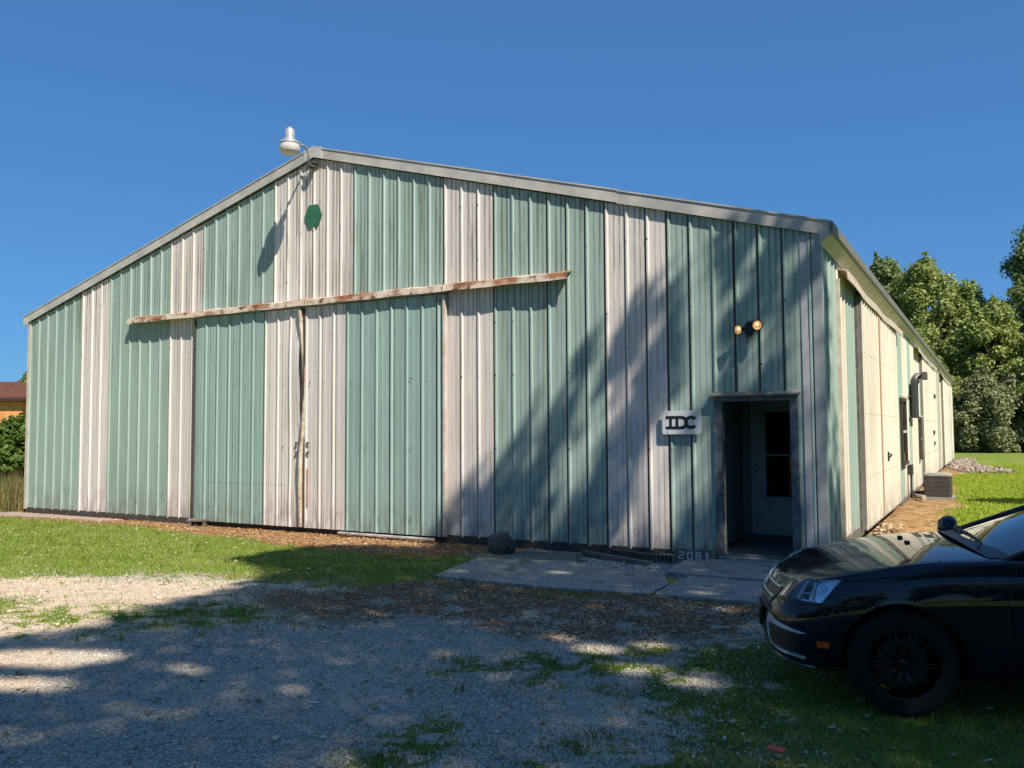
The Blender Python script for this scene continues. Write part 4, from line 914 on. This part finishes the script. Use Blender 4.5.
def warp_s(s, z): return s + lerp(RK, z)*math.exp(-s/.35) + .10*max(0, 1-s/.9)
ST = [0,.04,.10,.18,.28,.40,.55,.72,.9,1.1,1.3,1.6,2.0,2.5,3.0,3.4,3.7,4.0,4.25,4.42,4.5]
m = MB()
for sg_ in (-1, 1):
    rows = [[(warp_s(s, z), sg_*t, z) for t, z in sec_(s)] for s in ST]
    m.grid(rows if sg_ < 0 else [r_[::-1] for r_ in rows])
S0 = sec_(0); zs0 = lerp(ZT, 0)
fr_ = [-1,-.69,-.345,0,.345,.69,1]
rows = []
for i in range(8):
    w_, z = S0[i]; rr_ = []
    for q in fr_:
        if i == 7:
            z2 = {1:z,.69:S0[8][1],.345:S0[9][1],0:S0[10][1]}[abs(q)]; rr_.append((warp_s(0, z2) , q*w_, z2))
        else: rr_.append((warp_s(0, z)-.045*(1-q*q), q*w_, z+(.03*(1-q*q) if i > 4 else 0)))
    rows.append(rr_)
rows[7] = [(x, y, z) for x, y, z in rows[7]]
m.grid(rows)
SE = sec_(4.5); rows = []
for i in range(8):
    w_, z = SE[i]; rows.append([(warp_s(4.5, z)+ (.05*(1-q*q) if i < 7 else 0), q*w_, {1:z,.69:SE[8][1],.345:SE[9][1],0:SE[10][1]}[abs(q)] if i == 7 else z) for q in fr_[::-1]])
m.grid(rows)
body = m.build('body', PAINT, None, smooth=True, fixn=False)
import bmesh
bm = bmesh.new(); bm.from_mesh(body.data); bmesh.ops.remove_doubles(bm, verts=bm.verts, dist=.004)
bmesh.ops.holes_fill(bm, edges=bm.edges, sides=0); bmesh.ops.recalc_face_normals(bm, faces=bm.faces); bm.to_mesh(body.data); bm.free()
ss = body.modifiers.new('s', 'SUBSURF'); ss.levels = 2; ss.render_levels = 2
WR = .325
cuts = []
for s_ in (.93, 3.62):
    for sd in (-1, 1):
        c = MB(); c.lathe([(0,0),(.372,0),(.372,.34),(0,.34)], 48, Matrix.Translation((s_, -sd*.0+sd*.64 if sd > 0 else -.98, .335)) @ Matrix.Rotation(-PI/2,4,'X'))
        co = c.build('cut', DARK); co.parent = None; cuts.append(co)
        b_ = body.modifiers.new('c', 'BOOLEAN'); b_.object = co; b_.operation = 'DIFFERENCE'; b_.solver = 'EXACT'
bpy.context.view_layer.update()
dg = bpy.context.evaluated_depsgraph_get(); nm = bpy.data.meshes.new_from_object(body.evaluated_get(dg)); body.modifiers.clear(); body.data = nm
nm.materials.clear(); nm.materials.append(PAINT)
nm.polygons.foreach_set('material_index', [0]*len(nm.polygons))
for c in cuts: bpy.data.objects.remove(c)
bvh = BVHTree.FromPolygons([v.co[:] for v in nm.vertices], [p.vertices[:] for p in nm.polygons])
body.parent = car
nm.polygons.foreach_set('use_smooth', [True]*len(nm.polygons))
try: nm.set_sharp_from_angle(angle=math.radians(35))
except Exception: pass
def decal(name, cs, d, mat, off=.004, nu=10, nv=6, parent=None, depth=.012, smooth=True, extra=None):
    """a panel lying on the bodywork: corner points are pushed onto the body along d"""
    d = Vector(d).normalized(); cs = [Vector(c) for c in cs]; O = []; I = []
    for i in range(nv+1):
        ro = []; ri = []
        for j in range(nu+1):
            a, b = j/nu, i/nv; p = cs[0].lerp(cs[1], a).lerp(cs[3].lerp(cs[2], a), b)
            hit, nrm, _, _ = bvh.ray_cast(p-d*.6, d, 2.)
            if hit is None: hit = p; nrm = -d
            if nrm.dot(d) > 0: nrm = -nrm
            ro.append(hit+nrm*off); ri.append(hit+nrm*(off-depth))
        O.append(ro); I.append(ri)
    m = MB(); m.grid(O)
    m.grid([O[0], I[0]]); m.grid([I[-1], O[-1]]); m.grid([[r_[0] for r_ in I], [r_[0] for r_ in O]]); m.grid([[r_[-1] for r_ in O], [r_[-1] for r_ in I]])
    return m.build(name, mat, parent or car, smooth=False if depth > .02 else smooth)
DN = (.55,.8,0)
for sd, nm_ in ((-1,'headlight'), (1,'headlight')):
    g = lambda s, t, z: (s, sd*t, z)
    dd = (.6, -sd*.75, 0)
    hl = decal(nm_, [g(.17,.60,.665), g(.42,.87,.675), g(.52,.88,.822), g(.22,.66,.780)], dd, REFL, .004, 16, 8)
    decal('lens', [g(.17,.60,.665), g(.42,.87,.675), g(.52,.88,.822), g(.22,.66,.780)], dd, LENS, .016, 16, 8, hl, .012)
    decal('bezel', [g(.215,.655,.672), g(.25,.685,.672), g(.25,.69,.775), g(.22,.66,.772)], dd, BLACK, .009, 5, 5, hl, .004)
    decal('projector', [g(.335,.765,.685), g(.36,.80,.685), g(.37,.80,.765), g(.345,.765,.765)], dd, BLACK, .010, 5, 5, hl, .004)
    decal('bezel', [g(.17,.60,.645), g(.41,.87,.655), g(.42,.87,.672), g(.17,.60,.662)], dd, BLACK, .010, 14, 2, hl)
    decal('reflector_bar', [g(.375,.82,.68), g(.39,.83,.68), g(.385,.825,.79), g(.37,.81,.79)], dd, SIGNW, .011, 3, 5, hl, .004)
    decal('reflector_bar', [g(.30,.735,.68), g(.318,.75,.68), g(.345,.77,.79), g(.33,.76,.79)], dd, SIGNW, .011, 3, 5, hl, .004)
    decal('reflector_bar', [g(.318,.75,.715), g(.38,.82,.715), g(.38,.82,.725), g(.318,.75,.725)], dd, SIGNW, .0112, 5, 2, hl, .004)
    decal('chrome_strip', [g(.12,.52,.490), g(.31,.79,.466), g(.34,.82,.472), g(.12,.52,.532)], dd, CHROME, .012, 14, 3)
    decal('fog_lamp_recess', [g(.13,.54,.335), g(.30,.78,.335), g(.31,.79,.462), g(.13,.54,.488)], dd, BLACK, .004, 12, 5)
    decal('chrome_strip', [g(.12,.52,.322), g(.33,.80,.300), g(.33,.80,.314), g(.12,.52,.338)], dd, CHROME, .012, 14, 2)
    decal('chrome_strip', [g(.125,.50,.335), g(.14,.54,.335), g(.13,.53,.50), g(.115,.50,.50)], dd, CHROME, .012, 3, 6)
    decal('lip', [g(.10,.48,.235), g(.36,.83,.23), g(.36,.83,.255), g(.10,.48,.265)], dd, simple('lip_grey', (.18,.18,.18), .25, .3, .2), .012, 14, 2)
    decal('side_marker', [g(.40,.9,.392), g(.475,.9,.392), g(.485,.9,.432), g(.40,.9,.432)], (.25,-sd*.9,0), ORANGE, .006, 6, 3)
    # wheels
    for s_ in (.93, 3.62):
        wh = bpy.data.objects.new('wheel', None); C.objects.link(wh); wh.parent = car; wh.location = (s_, sd*.79, WR)
        R = Matrix.Rotation(-PI/2*sd, 4, 'X')
        m = MB(); m.lathe([(.215,.095),(.235,.10),(.29,.098),(.315,.085),(.325,.06),(.325,-.06),(.315,-.09),(.29,-.10),(.22,-.10)], 48, R); m.build('tyre', RUBBER, wh, smooth=True)
        m = MB(); m.lathe([(.222,.095),(.214,.098),(.205,.085),(.20,.02),(.20,-.08)], 40, R); m.lathe([(0,.072),(.03,.072),(.038,.065),(.045,.03)], 20, R)
        for k in range(10):
            for e in (-.07, .07):
                a = k*PI/5+e; a0 = k*PI/5; q = MB(); 
                m.tube([R @ Vector((.035*math.cos(a0),.035*math.sin(a0),.058)), R @ Vector((.12*math.cos(a0+e*.7),.12*math.sin(a0+e*.7),.068)), R @ Vector((.208*math.cos(a0+e*1.3),.208*math.sin(a0+e*1.3),.082))], [.012,.009,.008], 6)
        m.build('rim', RIM, wh, smooth=True)
        m = MB(); m.lathe([(0,.02),(.15,.02),(.15,.0),(0,.0)], 32, R); m.build('brake_disc', simple('brake_iron', (.05,.045,.045), .5, .6), wh)
# grille, plate, badge, seams
decal('grille', [(-.03,-.46,.60),(-.03,.46,.60),(.10,.50,.70),(.10,-.50,.70)], (1,0,0), BLACK, .006, 16, 4)
decal('grille', [(-.05,-.46,.27),(-.05,.46,.27),(-.05,.46,.46),(-.05,-.46,.46)], (1,0,0), BLACK, .006, 16, 4)
for z0 in (.635, .70): decal('grille_bar', [(-.03,-.47,z0),(-.03,.47,z0),(-.02,.47,z0+.009),(-.02,-.47,z0+.009)], (1,0,0), CHROME, .014, 16, 1)
decal('emblem', [(.0,-.07,.655),(.0,.07,.655),(.03,.07,.70),(.03,-.07,.70)], (1,0,0), CHROME, .022, 4, 3)
m = MB(); m.box(.07,.10,-.32,.06,.41,.54); m.build('plate_bracket', BLACK, car, bevel=.008)
def seam(pts, d, w_=.006, nm_='panel_gap', mat=BLACK, off=.0015):
    d = Vector(d).normalized(); Q = []
    for a, b in zip(pts, pts[1:]):
        a = Vector(a); b = Vector(b); n = max(2, int((b-a).length/.05))
        for i in range(n):
            p = a.lerp(b, i/n); h, nr, _, _ = bvh.ray_cast(p-d*.6, d, 2.)
            if h is not None: Q.append(h+(nr if nr.dot(d) < 0 else -nr)*off)
    m = MB(); m.tube(Q, w_/2, 6); return m.build(nm_, mat, car)
for sd in (-1, 1):
    seam([(1.52,sd*.95,.30),(1.53,sd*.95,.75),(1.60,sd*.95,.96),(1.64,sd*.9,1.0)], (0,-sd,0))
    seam([(2.58,sd*.95,.25),(2.60,sd*.95,1.0)], (0,-sd,0)); seam([(1.54,sd*.95,.24),(2.58,sd*.95,.235)], (0,-sd,0))
    seam([(.24,sd*.60,1.2),(.30,sd*.72,1.2),(.5,sd*.775,1.2),(.8,sd*.80,1.2),(1.15,sd*.80,1.2),(1.22,sd*.72,1.2)], (0,0,-1), .007)
    seam([(1.13,sd*.82,1.2),(1.2,sd*.95,1.2)], (0,0,-1), .005)
    seam([(.45,sd*.95,.84),(.55,sd*.95,.72),(.585,sd*.95,.55)], (0,-sd,0), .005)
    # crease catching the light along the wing
    for pts in ([(.60,sd*.95,.82),(.9,sd*.95,.865),(1.5,sd*.95,.90),(3.0,sd*.95,.93),(4.2,sd*.95,.94)],):
        seam(pts, (0,-sd,0), .010, 'body_crease', PAINT, .001)
seam([(.20,-.60,1.2),(.165,-.3,1.2),(.155,0,1.2),(.165,.3,1.2),(.20,.60,1.2)], (0,0,-1), .008)
m = MB()
for t in (-.04, .26): m.box(1.09,1.125,t-.016,t+.016,.975,1.000)
m.build('washer_nozzle', BLACK, car, bevel=.004)
# greenhouse
def patch(name, a, b, c, d, bulge, mat, nu=8, nv=8, push=(0,0,1)):
    a, b, c, d = map(Vector, (a,b,c,d)); push = Vector(push); rows = []
    for i in range(nv+1):
        v_ = i/nv; rows.append([a.lerp(b, j/nu).lerp(d.lerp(c, j/nu), v_)+push*bulge*(1-(2*j/nu-1)**2) for j in range(nu+1)])
    low = [[p-push.normalized()*.012 for p in r_] for r_ in rows]
    m = MB(); m.grid(rows); m.grid(low); m.grid([rows[0], low[0]]); m.grid([rows[-1], low[-1]]); m.grid([[r_[0] for r_ in rows],[r_[0] for r_ in low]]); m.grid([[r_[-1] for r_ in rows],[r_[-1] for r_ in low]])
    return m.build(name, mat, car, smooth=True)
A0 = lambda k: (1.57,.74*k,.975); A1 = lambda k: (2.58,.57*k,1.375); C1 = lambda k: (3.35,.56*k,1.42); C0 = lambda k: (4.02,.70*k,1.07)
patch('windshield', A0(-1), A0(1), A1(1), A1(-1), 1, WSHIELD, push=(-.15,0,.035), nu=16)
patch('roof', A1(-1), A1(1), C1(1), C1(-1), 1, PAINT, push=(0,0,.055), nu=12)
patch('rear_window', C1(-1), C1(1), C0(1), C0(-1), 1, GLASSD, push=(.12,0,.04), nu=12)
for k in (-1, 1):
    patch('side_window', (1.62,.77*k,.985), (3.95,.73*k,1.06), (3.33,.575*k,1.40), (2.56,.585*k,1.37), 0.0, GLASSD, push=(0,k*.01,.001))
    m = MB(); m.tube([(1.52,.765*k,.965),(2.05,.685*k,1.18),(2.56,.585*k,1.378),(2.85,.58*k,1.405),(3.35,.57*k,1.42),(3.75,.64*k,1.23),(4.08,.715*k,1.05)], [.022,.024,.026,.026,.028,.035,.03], 8); m.build('roof_pillar', PAINT, car, smooth=True)
    m = MB(); m.tube([(2.62,.765*k,1.02),(2.60,.60*k,1.41)], .02, 8); m.build('door_pillar', BLACK, car)
    mi_ = MB(); mi_.lathe([(0,-.06),(.05,-.055),(.085,-.02),(.09,.03),(.08,.06),(0,.06)], 16, Matrix.Translation((1.57 if k > 0 else 1.80,.96*k,1.0)) @ Matrix.Rotation(PI/2,4,'Y') @ Matrix.Scale(1.45,4,(0,1,0)) @ Matrix.Scale(1.05,4,(1,0,0))); mi_.tube([(1.55 if k > 0 else 1.78,.80*k,.965),(1.57 if k > 0 else 1.80,.92*k,.98)], .025, 8)
    mo = mi_.build('side_mirror', PAINT, car, smooth=True)
    MB().box(1.632 if k > 0 else 1.862,1.637 if k > 0 else 1.867,.89*k if k > 0 else -1.03,(1.03 if k > 0 else -.89),.96,1.05).build('mirror_glass', CHROME, mo)
    dh = MB(); dh.tube([(2.30,.905*k,.90),(2.33,.935*k,.905),(2.46,.935*k,.91),(2.49,.905*k,.91)], .012, 8); dh.build('door_handle', PAINT, car, smooth=True)
    decal('tail_light', [(4.35,.85*k,.82),(4.56,.62*k,.82),(4.54,.62*k,.98),(4.30,.85*k,.98)], (-.6,-.8*k,0), simple('tail_red', (.35,.01,.01), .2), .006, 8, 4)
patch('cowl', (1.46,-.74,.990), (1.46,.74,.990), (1.60,.75,1.00), (1.60,-.75,1.00), 1, BLACK, push=(-.06,0,.040), nu=14, nv=3)
m = MB(); m.tube([(1.46,-.50,1.01),(1.52,-.3,1.04),(1.52,.05,1.055),(1.53,.45,1.045)], .012, 6); m.tube([(1.48,.1,1.02),(1.54,.3,1.07),(1.56,.62,1.045)], .010, 6); m.build('wiper', BLACK, car)
m = MB(); m.box(.6,4.1,-.70,.70,.19,.24); m.build('underbody', BLACK, car)
